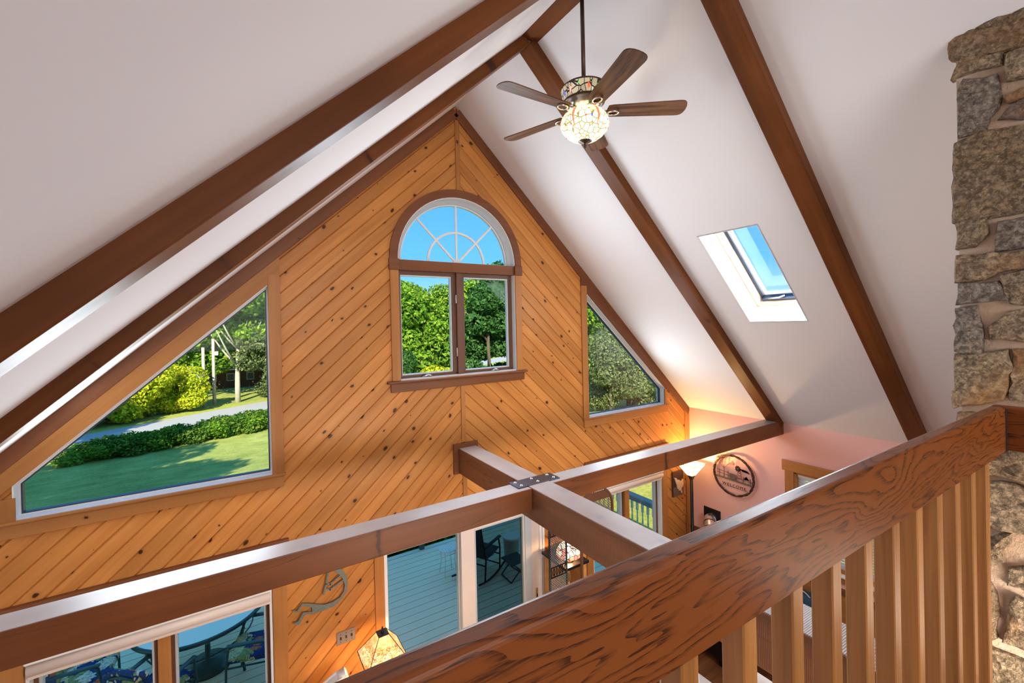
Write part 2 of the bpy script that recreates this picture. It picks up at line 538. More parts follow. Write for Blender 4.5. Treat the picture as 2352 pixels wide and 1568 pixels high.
def stained(name, lead, stops, scale, strength, lw=0.05, squash=(1, 1, 1), lead_emit=0.0):
    t = NT(name)
    t.coords(False)
    mp = t.n.new('ShaderNodeMapping')
    mp.inputs['Scale'].default_value = squash
    t.link(t.raw, mp.inputs[0])
    v1 = t.node('ShaderNodeTexVoronoi', feature='F1')
    v2 = t.node('ShaderNodeTexVoronoi', feature='DISTANCE_TO_EDGE')
    for v in (v1, v2):
        v.inputs['Scale'].default_value = scale
        t.link(mp.outputs[0], v.inputs['Vector'])
    sp = t.node('ShaderNodeSeparateColor')
    t.link(v1.outputs['Color'], sp.inputs[0])
    c = t.ramp(sp.outputs[0], stops, 'CONSTANT')
    edge = t.math('GREATER_THAN', v2.outputs['Distance'], lw)
    ec = t.mix(edge, tuple(x * lead_emit for x in lead), c)
    bc = t.mix(edge, lead, c)
    t.bsdf(bc, 0.3, 0, 0.5, emit=ec, emit_s=strength)


stained('fan_shade_glass', (0.34, 0.30, 0.05), [(0, (1.0, 0.98, 0.80)), (0.55, (1.0, 0.95, 0.55)), (0.8, (0.95, 1.0, 0.72)), (0.93, (1, 0.75, 0.5))], 30, 1.3, 0.055, (1, 1, 0.7), 0.6)
stained('fan_band_glass', (0.03, 0.022, 0.012), [(0, (0.62, 0.52, 0.33)), (0.5, (0.70, 0.60, 0.42)), (0.82, (0.52, 0.44, 0.30))], 32, 0.45, 0.06, (1, 1, 0.55), 0.0)
t = NT('landscape_glass')
t.coords(False)
wv_ = t.n.new('ShaderNodeMapping')
wv_.inputs['Scale'].default_value = (6, 6, 16)
t.link(t.raw, wv_.inputs[0])
m_ = t.noise(wv_.outputs[0], 1.0, 4, 0.6, 1.2)
lc = t.ramp(m_, [(0.30, (0.75, 0.26, 0.07)), (0.45, (1.0, 0.50, 0.20)), (0.58, (1.0, 0.78, 0.48)), (0.72, (0.85, 0.55, 0.45))])
br_ = t.n.new('ShaderNodeMapping')
br_.inputs['Scale'].default_value = (14, 14, 26)
t.link(t.raw, br_.inputs[0])
bn_ = t.noise(br_.outputs[0], 1.0, 3, 0.6, 2.2)
sp = t.node('ShaderNodeSeparateXYZ')
t.link(t.raw, sp.inputs[0])
low = t.math('MULTIPLY', t.math('SUBTRACT', 0.05, sp.outputs[2]), 30.0, True)
dkm = t.math('MULTIPLY', t.math('SUBTRACT', 1.0, t.math('MULTIPLY', t.math('ABSOLUTE', t.math('SUBTRACT', bn_, 0.5)), 15.0), True), low)
lc = t.mix(dkm, lc, (0.05, 0.018, 0.008))
t.bsdf(lc, 0.3, 0, 0.5, emit=lc, emit_s=0.62)
stained('rose_glass', (0.10, 0.03, 0.01), [(0, (1.0, 0.86, 0.58)), (0.45, (1.0, 0.92, 0.70)), (0.7, (1.0, 0.30, 0.16)), (0.85, (0.95, 0.20, 0.15))], 22, 1.5, 0.06, (1, 1, 1), 0.1)
t = NT('torchiere_glass')
t.coords(False)
nn = t.noise(t.raw, 9, 3)
t.bsdf((0.9, 0.8, 0.5), 0.4, emit=t.mix(nn, (1.0, 0.80, 0.36), (1.0, 0.92, 0.62)), emit_s=1.7)
for nm, c in (('jewel_red', (0.85, 0.10, 0.05)), ('jewel_green', (0.12, 0.75, 0.12)), ('jewel_blue', (0.12, 0.12, 0.80)), ('jewel_pink', (0.95, 0.40, 0.38)), ('dragonfly_red', (0.90, 0.22, 0.10))):
    t = NT(nm)
    t.coords(False)
    nn = t.noise(t.raw, 30, 2)
    t.bsdf(c, 0.15, emit=t.mix(nn, c, tuple(min(1, x * 1.2) for x in c)), emit_s=0.8)
t = NT('dragonfly_wing')
t.coords(False)
nn = t.noise(t.raw, 120, 3, 0.7)
t.bsdf((0.8, 0.7, 0.3), 0.3, emit=t.mix(nn, (0.80, 0.66, 0.20), (1.0, 0.95, 0.60)), emit_s=1.2)

# ------------------------------------------------------------------ builders
ORG = {}


def new_obj(name, data, parent=None):
    o = bpy.data.objects.new(name, data)
    COL.objects.link(o)
    if parent is not None:
        o.parent = parent
    return o


def tag(o, label=None, cat=None, group=None, kind=None):
    if label:
        o['label'] = label
    if cat:
        o['category'] = cat
    if group:
        o['group'] = group
    if kind:
        o['kind'] = kind
    return o


def thing(name, label, cat, loc, rotz=0.0, group=None, rot=None):
    o = new_obj(name, None)
    o.empty_display_size = 0.1
    o.location = loc
    o.rotation_euler = rot if rot else (0, 0, rotz)
    ORG[o.name] = Vector(loc)
    return tag(o, label, cat, group)


def obj(name, bm, m, parent=None, smooth=False, local=False, M=None):
    """one mesh object. local: coordinates are the parent's frame. M: mesh is in its own frame, placed by M."""
    me = bpy.data.meshes.new(name)
    if M is None and not local:
        vs = [v.co for v in bm.verts]
        lo = Vector((min(v.x for v in vs), min(v.y for v in vs), min(v.z for v in vs)))
        hi = Vector((max(v.x for v in vs), max(v.y for v in vs), max(v.z for v in vs)))
        c = (lo + hi) / 2
        if parent is None:
            c.z = lo.z
        for v in bm.verts:
            v.co -= c
    bmesh.ops.recalc_face_normals(bm, faces=bm.faces[:])
    bm.to_mesh(me)
    bm.free()
    me.materials.append(mat(m))
    if smooth:
        me.shade_smooth()
    o = new_obj(name, me, parent)
    p0 = ORG.get(parent.name, Vector((0, 0, 0))) if parent is not None else Vector((0, 0, 0))
    if M is not None:
        M = M.copy()
        if parent is not None:
            M.translation = M.translation - p0
        o.matrix_basis = M
        ORG[o.name] = M.translation + p0
    elif not local:
        o.location = c - p0
        ORG[o.name] = c
    return o


def bx(bm, x0, x1, y0, y1, z0, z1):
    vs = [bm.verts.new(c) for c in ((x0, y0, z0), (x1, y0, z0), (x1, y1, z0), (x0, y1, z0), (x0, y0, z1), (x1, y0, z1), (x1, y1, z1), (x0, y1, z1))]
    for f in ((0, 3, 2, 1), (4, 5, 6, 7), (0, 1, 5, 4), (1, 2, 6, 5), (2, 3, 7, 6), (3, 0, 4, 7)):
        bm.faces.new([vs[i] for i in f])
    return vs


def box(x0, x1, y0, y1, z0, z1, bev=0.0, seg=2):
    bm = bmesh.new()
    bx(bm, x0, x1, y0, y1, z0, z1)
    if bev > 0:
        bmesh.ops.bevel(bm, geom=bm.edges[:], offset=bev, segments=seg, affect='EDGES', profile=0.5)
    return bm


def ring_pts(c, ax, bx_, r, n, r2=None):
    return [c + ax * (math.cos(2 * math.pi * i / n) * r) + bx_ * (math.sin(2 * math.pi * i / n) * (r2 or r)) for i in range(n)]


def tube(bm, pts, rad, n=8, cap=True):
    pts = [Vector(p) for p in pts]
    rads = rad if isinstance(rad, (list, tuple)) else [rad] * len(pts)
    prev = None
    ref = None
    for i, p in enumerate(pts):
        d = (pts[min(i + 1, len(pts) - 1)] - pts[max(i - 1, 0)]).normalized()
        if ref is None:
            ref = Vector((0, 0, 1)) if abs(d.z) < 0.9 else Vector((1, 0, 0))
        a = (ref - d * ref.dot(d)).normalized()
        b = d.cross(a)
        ref = a
        ring = [bm.verts.new(q) for q in ring_pts(p, a, b, rads[i], n)]
        if prev:
            for k in range(n):
                bm.faces.new((prev[k], prev[(k + 1) % n], ring[(k + 1) % n], ring[k]))
        elif cap:
            bm.faces.new(ring[::-1])
        prev = ring
    if cap:
        bm.faces.new(prev)
    return bm


def lathe(bm, prof, n=24, c=(0, 0, 0), phase=0.0):
    c = Vector(c)
    prev = None
    for r, z in prof:
        if r < 1e-5:
            cur = [bm.verts.new(c + Vector((0, 0, z)))]
        else:
            cur = [bm.verts.new(c + Vector((math.cos(phase + 2 * math.pi * i / n) * r, math.sin(phase + 2 * math.pi * i / n) * r, z))) for i in range(n)]
        if prev:
            for k in range(n):
                a, b = prev[k % len(prev)], prev[(k + 1) % len(prev)]
                d, e = cur[k % len(cur)], cur[(k + 1) % len(cur)]
                f = []
                for q in (a, b, e, d):
                    if q not in f:
                        f.append(q)
                if len(f) > 2:
                    bm.faces.new(f)
        prev = cur
    return bm


def prism_xz(bm, poly, y0, y1):
    """poly in the (x, z) plane of the gable, from y0 (room side) to y1"""
    a = [bm.verts.new((x, y0, z)) for x, z in poly]
    b = [bm.verts.new((x, y1, z)) for x, z in poly]
    n = len(poly)
    bm.faces.new(a)
    bm.faces.new(b[::-1])
    for i in range(n):
        bm.faces.new((a[i], a[(i + 1) % n], b[(i + 1) % n], b[i]))
    return bm


def ring_xz(bm, outer, inner, y0, y1, closed=True):
    n = len(outer)
    A = [bm.verts.new((x, y0, z)) for x, z in outer]
    B = [bm.verts.new((x, y0, z)) for x, z in inner]
    C = [bm.verts.new((x, y1, z)) for x, z in outer]
    D = [bm.verts.new((x, y1, z)) for x, z in inner]
    for i in range(n if closed else n - 1):
        j = (i + 1) % n
        bm.faces.new((A[i], A[j], B[j], B[i]))
        bm.faces.new((C[j], C[i], D[i], D[j]))
        bm.faces.new((A[j], A[i], C[i], C[j]))
        bm.faces.new((B[i], B[j], D[j], D[i]))
    if not closed:
        bm.faces.new((A[0], B[0], D[0], C[0]))
        bm.faces.new((A[-1], C[-1], D[-1], B[-1]))
    return bm


def inset(poly, d):
    """inward offset of a convex counter-clockwise polygon"""
    n = len(poly)
    L = []
    for i in range(n):
        (x0, z0), (x1, z1) = poly[i], poly[(i + 1) % n]
        l = math.hypot(x1 - x0, z1 - z0)
        nx, nz = -(z1 - z0) / l, (x1 - x0) / l
        L.append((nx, nz, nx * x0 + nz * z0 + d))
    out = []
    for i in range(n):
        a, b = L[i - 1], L[i]
        det = a[0] * b[1] - a[1] * b[0]
        if abs(det) < 1e-6:
            out.append((poly[i][0] + b[0] * d, poly[i][1] + b[1] * d))
        else:
            out.append(((a[2] * b[1] - a[1] * b[2]) / det, (a[0] * b[2] - a[2] * b[0]) / det))
    return out


def frame_x(p0, p1, up):
    """matrix with local x from p0 to p1, local z near up, at the middle"""
    p0, p1 = Vector(p0), Vector(p1)
    x = (p1 - p0).normalized()
    z = (Vector(up) - x * x.dot(Vector(up))).normalized()
    y = z.cross(x)
    m = Matrix((x, y, z)).transposed().to_4x4()
    m.translation = (p0 + p1) / 2
    return m, (p1 - p0).length


def beam(name, p0, p1, w, h, m, up=(0, 0, 1), parent=None, bev=0.006, seg=2):
    """box whose long axis is its local x: width w along local y, height h along local z, centred on the line"""
    M, L = frame_x(p0, p1, up)
    bm = box(-L / 2, L / 2, -w / 2, w / 2, -h / 2, h / 2, bev, seg)
    return obj(name, bm, m, parent, M=M)


def gboard(name, x0, z0, x1, z1, w, yf, th, m, parent=None, bev=0.004):
    """flat board on the gable wall along (x0,z0)-(x1,z1), width w, front face at yf"""
    return beam(name, (x0, yf + th / 2, z0), (x1, yf + th / 2, z1), w, th, m, up=(0, -1, 0), parent=parent, bev=bev)


# ------------------------------------------------------------------ the building shell
XC, XR, XL = 1.92, 5.572, -1.73
ZA = E + 2.22
MR, ML = 0.957, 0.928
YG, YB = 4.0, -4.0


def zr(x):
    return ZA - MR * (x - XC)


def zl(x):
    return ZA + ML * (x - XC)


LOFT = 3.12
floor = tag(obj('floor', box(XL - 0.2, XR + 0.15, YB - 0.15, YG + 0.16, -0.12, 0.0), 'floor_wood'), kind='structure')
tag(obj('floor', box(XL, 2.10, YB, 0.30, LOFT - 0.26, LOFT), 'floor_wood'), kind='structure')

# right wall with one window opening (y 1.66..2.57)
PW = dict(y0=1.62, y1=2.573, z0=E - 2.83, z1=E - 1.835)
bm = bmesh.new()
zt = zr(XR) + 0.25
bx(bm, XR, XR + 0.15, YB, PW['y0'], 0, zt)
bx(bm, XR, XR + 0.15, PW['y1'], YG + 0.15, 0, zt)
bx(bm, XR, XR + 0.15, PW['y0'], PW['y1'], 0, PW['z0'])
bx(bm, XR, XR + 0.15, PW['y0'], PW['y1'], PW['z1'], zt)
tag(obj('wall_right', bm, 'pink_paint'), kind='structure')
tag(obj('wall_left', box(XL - 0.15, XL, YB, YG + 0.15, 0, zl(XL) + 0.25), 'ceiling_paint'), kind='structure')
bm = bmesh.new()
poly = [(XL - 0.15, 0), (XR + 0.15, 0), (XR + 0.15, zr(XR + 0.15) + 0.1), (XC, ZA + 0.1), (XL - 0.15, zl(XL - 0.15) + 0.1)]
prism_xz(bm, poly, YB - 0.15, YB)
tag(obj('wall_back', bm, 'ceiling_paint'), kind='structure')

# ceilings: left slope whole, right slope with the skylight hole
SK = dict(x0=3.474, x1=4.272, y0=1.843, y1=2.353)
th = 0.24


def slope_panel(bm, xa, xb, ya, yb, zf, n):
    a = [Vector((xa, ya, zf(xa))), Vector((xb, ya, zf(xb))), Vector((xb, yb, zf(xb))), Vector((xa, yb, zf(xa)))]
    b = [p + n * th for p in a]
    A = [bm.verts.new(p) for p in a]
    B = [bm.verts.new(p) for p in b]
    bm.faces.new(A[::-1])
    bm.faces.new(B)
    for i in range(4):
        bm.faces.new((A[i], A[(i + 1) % 4], B[(i + 1) % 4], B[i]))


nR = Vector((MR, 0, 1)).normalized()
nL = Vector((-ML, 0, 1)).normalized()
bm = bmesh.new()
slope_panel(bm, XL - 0.3, XC, YB - 0.15, YG + 0.16, zl, nL)
tag(obj('ceiling', bm, 'ceiling_paint'), kind='structure')
bm = bmesh.new()
slope_panel(bm, XC, SK['x0'], YB - 0.15, YG + 0.16, zr, nR)
slope_panel(bm, SK['x1'], XR + 0.3, YB - 0.15, YG + 0.16, zr, nR)
slope_panel(bm, SK['x0'], SK['x1'], YB - 0.15, SK['y0'], zr, nR)
slope_panel(bm, SK['x0'], SK['x1'], SK['y1'], YG + 0.16, zr, nR)
tag(obj('ceiling', bm, 'ceiling_paint'), kind='structure')

# ---- gable wall: backing, openings, planks
Z = lambda z: E + z


def mirror(p):
    return [(2 * XC - x, z) for x, z in p][::-1]


OPL = [(-1.225, Z(-1.176)), (0.222, Z(-1.176)), (0.222, Z(0.366)), (-1.225, Z(-0.955))]
OPR = mirror(OPL)
ACX, ACZ, AR = 1.9375, Z(0.635), 0.662
arc = [(ACX + AR * math.cos(a), ACZ + AR * math.sin(a)) for a in [math.pi * k / 24 for k in range(25)]]
OPA = [(ACX - AR, Z(-0.515)), (ACX + AR, Z(-0.515))] + arc[:]
OPLL = [(-1.19, Z(-3.35)), (0.19, Z(-3.35)), (0.19, Z(-2.035)), (-1.19, Z(-2.035))]
OPLR = [(3.65, Z(-3.35)), (4.95, Z(-3.35)), (4.95, Z(-2.035)), (3.65, Z(-2.035))]
OPD = [(1.09, Z(-4.36)), (2.88, Z(-4.36)), (2.88, Z(-2.05)), (1.09, Z(-2.05))]
OPEN = [OPL, OPR, OPA, OPLL, OPLR, OPD]


def inside(p, poly, eps=1e-5):
    n = len(poly)
    for i in range(n):
        (x0, z0), (x1, z1) = poly[i], poly[(i + 1) % n]
        if (x1 - x0) * (p[1] - z0) - (z1 - z0) * (p[0] - x0) < -eps:
            return False
    return True


def cut_openings(bm, openings, tr=lambda p: p):
    """bm: flat faces in its xy plane; openings as ccw convex polygons mapped by tr into that plane"""
    if not bm.verts:
        return
    for op in openings:
        P = [tr(q) for q in op]
        lo = (min(v.co.x for v in bm.verts), min(v.co.y for v in bm.verts))
        hi = (max(v.co.x for v in bm.verts), max(v.co.y for v in bm.verts))
        if max(q[0] for q in P) < lo[0] or min(q[0] for q in P) > hi[0] or max(q[1] for q in P) < lo[1] or min(q[1] for q in P) > hi[1]:
            continue
        n = len(P)
        for i in range(n):
            a, b = P[i], P[(i + 1) % n]
            l = math.hypot(b[0] - a[0], b[1] - a[1])
            if l < 1e-6:
                continue
            nrm = (-(b[1] - a[1]) / l, (b[0] - a[0]) / l, 0)
            bmesh.ops.bisect_plane(bm, geom=bm.verts[:] + bm.edges[:] + bm.faces[:], plane_co=(a[0], a[1], 0), plane_no=nrm, dist=1e-5)
        dead = [f for f in bm.faces if inside(f.calc_center_median()[:2], P)]
        if dead:
            bmesh.ops.delete(bm, geom=dead, context='FACES')
        if not bm.faces:
            return
    bmesh.ops.dissolve_limit(bm, angle_limit=0.01, verts=bm.verts[:], edges=bm.edges[:])


bm = bmesh.new()
bm.faces.new([bm.verts.new((x, z, 0)) for x, z in ((XL - 0.15, 0), (XR + 0.15, 0), (XR + 0.15, zr(XR + 0.15) + 0.05), (XC, ZA + 0.05), (XL - 0.15, zl(XL - 0.15) + 0.05))])
cut_openings(bm, OPEN)
for v in bm.verts:
    v.co = Vector((v.co.x, YG + 0.022, v.co.y))
r_ = bmesh.ops.extrude_face_region(bm, geom=bm.faces[:])
for v in r_['geom']:
    if isinstance(v, bmesh.types.BMVert):
        v.co.y += 0.128
gable = tag(obj('wall_front', bm, 'dark_trim'), kind='structure')

TH = math.radians(43.0)
PITCH = 0.1023


def planks(side):
    c, s = math.cos(TH), math.sin(TH)
    if side < 0:
        lx, ly = (c, s), (-s, c)
        g0 = ly[0] * -1.252 + ly[1] * Z(-1.717)
        clip = [(XL, 0.0), (1.924, 0.0), (1.924, zr(1.924)), (XL, zl(XL))]
    else:
        lx, ly = (c, -s), (s, c)
        g0 = ly[0] * 2.054 + ly[1] * Z(-1.057)
        clip = [(1.936, 0.0), (XR, 0.0), (XR, zr(XR)), (1.936, zr(1.936))]
    tr = lambda p: (lx[0] * p[0] + lx[1] * p[1], ly[0] * p[0] + ly[1] * p[1])
    C = [tr(q) for q in clip]
    smin, smax = min(q[1] for q in C), max(q[1] for q in C)
    k0, k1 = math.floor((smin - g0) / PITCH), math.ceil((smax - g0) / PITCH)
    R = Matrix(((lx[0], ly[0], 0), (0, 0, -1), (lx[1], ly[1], 0))).to_4x4()
    # local z points into the room (-y)
    for k in range(k0, k1):
        s0, s1 = g0 + k * PITCH, g0 + (k + 1) * PITCH
        bm = bmesh.new()
        bm.faces.new([bm.verts.new(q) for q in ((-30, s0, 0), (30, s0, 0), (30, s1, 0), (-30, s1, 0))])
        for i in range(4):
            a, b = C[i], C[(i + 1) % 4]
            l = math.hypot(b[0] - a[0], b[1] - a[1])
            if not bm.verts:
                break
            bmesh.ops.bisect_plane(bm, geom=bm.verts[:] + bm.edges[:] + bm.faces[:], plane_co=(a[0], a[1], 0), plane_no=((b[1] - a[1]) / l, -(b[0] - a[0]) / l, 0), dist=1e-6, clear_outer=True)
        if not bm.faces:
            bm.free()
            continue
        cut_openings(bm, OPEN, tr)
        faces = [[(v.co.x, v.co.y) for v in f.verts] for f in bm.faces if f.calc_area() > 0.0012]
        bm.free()
        for f in faces:
            cx = (min(q[0] for q in f) + max(q[0] for q in f)) / 2
            cy = (s0 + s1) / 2
            area = sum(f[i - 1][0] * f[i][1] - f[i][0] * f[i - 1][1] for i in range(len(f)))
            if area < 0:
                f = f[::-1]
            pb = bmesh.new()
            rows = []
            for z, ins in ((0.0, 0.0), (0.011, 0.0), (0.02, 0.0065)):
                row = []
                for x, y in f:
                    if y < s0 + 1e-4:
                        yy = y + ins
                    elif y > s1 - 1e-4:
                        yy = y - ins
                    else:
                        yy = min(max(y, s0 + ins + 4e-4), s1 - ins - 4e-4)
                    row.append(pb.verts.new((x - cx, yy - cy, z)))
                rows.append(row)
            n = len(f)
            for a, b in ((0, 1), (1, 2)):
                for i in range(n):
                    j = (i + 1) % n
                    pb.faces.new((rows[a][i], rows[a][j], rows[b][j], rows[b][i]))
            pb.faces.new(rows[2])
            M = R.copy()
            M.translation = Vector((lx[0] * cx + ly[0] * cy, YG + 0.02 + random.uniform(-0.0012, 0.0012), lx[1] * cx + ly[1] * cy))
            obj('plank', pb, 'pine_plank', gable, M=M)


planks(-1)
planks(1)

# rake trims, battens, corner board, beam pocket trim, head trims
def rake(name, m, x0, x1, zf, slope, off, w, yf, kind='structure'):
    """board lying under the ceiling line, centre line off below it (perpendicular)"""
    k = off * math.hypot(1, slope)
    o = gboard(name, x0, zf(x0) - k, x1, zf(x1) - k, w, yf, 0.022, m)
    return tag(o, kind=kind)


rake('trim_1', 'dark_trim', XL, XC - 0.003, zl, ML, 0.047, 0.094, YG - 0.022)
rake('trim_2', 'dark_trim', XC + 0.003, XR, zr, MR, 0.047, 0.094, YG - 0.022)
for n_, (za, zb) in enumerate(((ZA - 0.14, Z(1.36)), (Z(-0.60), Z(-1.19)), (Z(-1.49), Z(-2.02)))):
    tag(gboard('trim_%d' % (3 + n_), 1.93, zb, 1.93, za, 0.048, YG - 0.012, 0.012, 'pine_trim'), kind='structure')
tag(gboard('trim_6', XR - 0.045, 0.1, XR - 0.045, zr(XR) - 0.02, 0.09, YG - 0.02, 0.02, 'pine_trim'), kind='structure')
bm = bmesh.new()
ring_xz(bm, [(1.805, Z(-1.495)), (2.075, Z(-1.495)), (2.075, Z(-1.195)), (1.805, Z(-1.195))], [(1.853, Z(-1.448)), (2.053, Z(-1.448)), (2.053, Z(-1.24)), (1.853, Z(-1.24))], YG - 0.03, YG)
tag(obj('trim_7', bm, 'dark_trim'), kind='structure')

# ------------------------------------------------------------------ windows of the gable
def hwin(name, op, mirror_side, label):
    w = tag(new_obj(name, None), label, None, None, 'structure')
    cx = sum(p[0] for p in op) / 4
    w.location = (cx, YG, op[0][1])
    ORG[w.name] = Vector((cx, YG, op[0][1]))
    fr = obj('jamb', ring_xz(bmesh.new(), op, inset(op, 0.007), YG - 0.004, YG + 0.14), 'white_vinyl', w)
    sash_o = inset(op, 0.007)
    obj('sash', ring_xz(bmesh.new(), sash_o, inset(sash_o, 0.012), YG + 0.075, YG + 0.125), 'white_vinyl', w)
    g = inset(sash_o, 0.010)
    obj('gasket', ring_xz(bmesh.new(), g, inset(g, 0.008), YG + 0.072, YG + 0.11), 'navy_gasket', w)
    obj('pane', prism_xz(bmesh.new(), g, YG + 0.092, YG + 0.098), 'window_glass', w)
    # casing: inner vertical, head along the slope, small outer vertical, sill and apron
    if mirror_side:
        f = lambda x: 2 * XC - x
    else:
        f = lambda x: x
    sl = 0.913
    gboard('casing', f(0.258), Z(-1.18), f(0.258), Z(0.445), 0.088, YG - 0.02, 0.022, 'pine_trim', w)
    # head casing: parallelogram between rake trim and opening
    zf = (lambda x: zl(x)) if not mirror_side else (lambda x: zr(2 * XC - x))
    k = 0.094 * math.hypot(1, ML)
    pts = [(0.302, Z(0.366) + sl * 0.08), (0.302, zf(0.302) - k), (-1.68, zf(-1.68) - k), (-1.68, Z(-0.955) - sl * 0.455), (-1.225, Z(-0.955))]
    P = [(f(x), z) for x, z in pts]
    if mirror_side:
        P = [(f(x), z) for x, z in [(0.302, Z(0.366) + sl * 0.08), (0.302, zf(0.302) - k), (-1.30, zf(-1.30) - k), (-1.30, Z(-0.955) - sl * 0.075), (-1.225, Z(-0.955))]]
    M, L = frame_x((P[2][0], YG, P[2][1]), (P[1][0], YG, P[1][1]), (0, -1, 0))
    Mi = M.inverted()
    hb = prism_xz(bmesh.new(), P, YG - 0.018, YG)
    for v in hb.verts:
        v.co = Mi @ v.co
    obj('head_casing', hb, 'dark_trim' if mirror_side else 'pine_trim', w, M=M)
    if mirror_side:
        gboard('casing', f(-1.225), Z(-1.18), f(-1.225), Z(-0.96), 0.045, YG - 0.02, 0.022, 'pine_trim', w)
        xa = -1.275
    else:
        gboard('casing', f(-1.33), Z(-1.18), f(-1.33), Z(-1.03), 0.24, YG - 0.016, 0.018, 'pine_trim', w)
        xa = -1.70
    beam('sill', (f(0.312), YG + 0.035, Z(-1.183)), (f(xa), YG + 0.035, Z(-1.183)), 0.13, 0.018, 'pine_trim', parent=w, bev=0.004)
    gboard('apron', f(0.295), Z(-1.236), f(xa + 0.01), Z(-1.236), 0.09, YG - 0.02, 0.022, 'pine_trim', w)
    return w


hwin('window_1', OPL, False, 'large trapezoid window left of the arched window, looking over lawn and road')
hwin('window_2', OPR, True, 'smaller-looking trapezoid window right of the arched window, filled with olive foliage')

# arched window
w3 = tag(new_obj('window_3', None), 'round-topped window in the middle of the pine gable, two casements below', kind='structure')
w3.location = (ACX, YG, Z(-0.52))
ORG[w3.name] = Vector((ACX, YG, Z(-0.52)))
obj('jamb', ring_xz(bmesh.new(), OPA, inset(OPA, 0.016), YG - 0.004, YG + 0.145), 'white_vinyl', w3)


def arc_pts(r, n=32, a0=0.0, a1=math.pi, c=(ACX, ACZ)):
    return [(c[0] + r * math.cos(a0 + (a1 - a0) * k / n), c[1] + r * math.sin(a0 + (a1 - a0) * k / n)) for k in range(n + 1)]


obj('arch_casing', ring_xz(bmesh.new(), arc_pts(0.732), arc_pts(0.655), YG - 0.02, YG + 0.002, False), 'dark_trim', w3)
for s in (-1, 1):
    gboard('casing', ACX + s * 0.69, Z(-0.51), ACX + s * 0.69, Z(0.53), 0.08, YG - 0.02, 0.022, 'pine_trim', w3)
    obj('corner_block', box(ACX + s * 0.692 - 0.047, ACX + s * 0.692 + 0.047, YG - 0.028, YG + 0.002, Z(0.53), Z(0.635), 0.004), 'dark_trim', w3)
beam('transom', (ACX - 0.655, YG + 0.045, Z(0.582)), (ACX + 0.655, YG + 0.045, Z(0.582)), 0.09, 0.10, 'dark_trim', parent=w3)
beam('sill', (ACX - 0.775, YG + 0.03, Z(-0.522)), (ACX + 0.775, YG + 0.03, Z(-0.522)), 0.15, 0.022, 'dark_trim', parent=w3)
gboard('apron', ACX - 0.745, Z(-0.574), ACX + 0.745, Z(-0.574), 0.082, YG - 0.02, 0.022, 'dark_trim', w3)
beam('mullion', (ACX - 0.005, YG + 0.07, Z(-0.51)), (ACX - 0.005, YG + 0.07, Z(0.535)), 0.085, 0.062, 'sash_brown', up=(1, 0, 0), parent=w3)
for s in (-1, 1):
    xa, xb = (ACX - 0.646, ACX - 0.036) if s < 0 else (ACX + 0.026, ACX + 0.646)
    q = [(xa, Z(-0.51)), (xb, Z(-0.51)), (xb, Z(0.532)), (xa, Z(0.532))]
    sash = obj('casement_sash', ring_xz(bmesh.new(), q, inset(q, 0.036), YG + 0.06, YG + 0.115), 'sash_brown', w3)
    q2 = inset(q, 0.034)
    obj('glazing_bead', ring_xz(bmesh.new(), q2, inset(q2, 0.014), YG + 0.085, YG + 0.122), 'white_vinyl', sash)
    obj('pane', prism_xz(bmesh.new(), inset(q2, 0.006), YG + 0.098, YG + 0.103), 'window_glass', sash)
    xm = (xa + xb) / 2 + (0.06 if s > 0 else -0.03)
    hb = bmesh.new()
    tube(hb, [(xm - 0.05, YG + 0.035, Z(-0.497)), (xm - 0.02, YG + 0.028, Z(-0.488)), (xm, YG + 0.03, Z(-0.478)), (xm + 0.03, YG + 0.03, Z(-0.486)), (xm + 0.055, YG + 0.035, Z(-0.496))], [0.006, 0.009, 0.013, 0.009, 0.006], 8)
    obj('crank_handle', hb, 'nickel', w3, True)
for zz in (-0.32, 0.22):
    obj('sash_lock', box(ACX - 0.045, ACX - 0.033, YG + 0.035, YG + 0.06, Z(zz), Z(zz + 0.09), 0.004), 'nickel', w3)
half = arc_pts(0.646) 
obj('arch_sash', ring_xz(bmesh.new(), arc_pts(0.646), arc_pts(0.605), YG + 0.07, YG + 0.125, False), 'grey_vinyl', w3)
obj('arch_bead', ring_xz(bmesh.new(), arc_pts(0.606), arc_pts(0.592), YG + 0.085, YG + 0.12, False), 'white_vinyl', w3)
obj('pane', prism_xz(bmesh.new(), arc_pts(0.60)[::-1], YG + 0.098, YG + 0.103), 'window_glass', w3)
for a in (45, 90, 135):
    a = math.radians(a)
    beam('muntin', (ACX + 0.03 * math.cos(a), YG + 0.09, ACZ + 0.03 * math.sin(a)), (ACX + 0.597 * math.cos(a), YG + 0.09, ACZ + 0.597 * math.sin(a)), 0.022, 0.014, 'white_vinyl', up=(0, -1, 0), parent=w3, bev=0.003)
obj('muntin', ring_xz(bmesh.new(), arc_pts(0.327), arc_pts(0.305), YG + 0.0815, YG + 0.0965, False), 'white_vinyl', w3)
obj('muntin_hub', prism_xz(bmesh.new(), arc_pts(0.045, 12)[::-1], YG + 0.078, YG + 0.1), 'white_vinyl', w3)
beam('muntin', (ACX - 0.6, YG + 0.09, ACZ + 0.006), (ACX + 0.6, YG + 0.09, ACZ + 0.006), 0.014, 0.012, 'white_vinyl', parent=w3, bev=0.003)


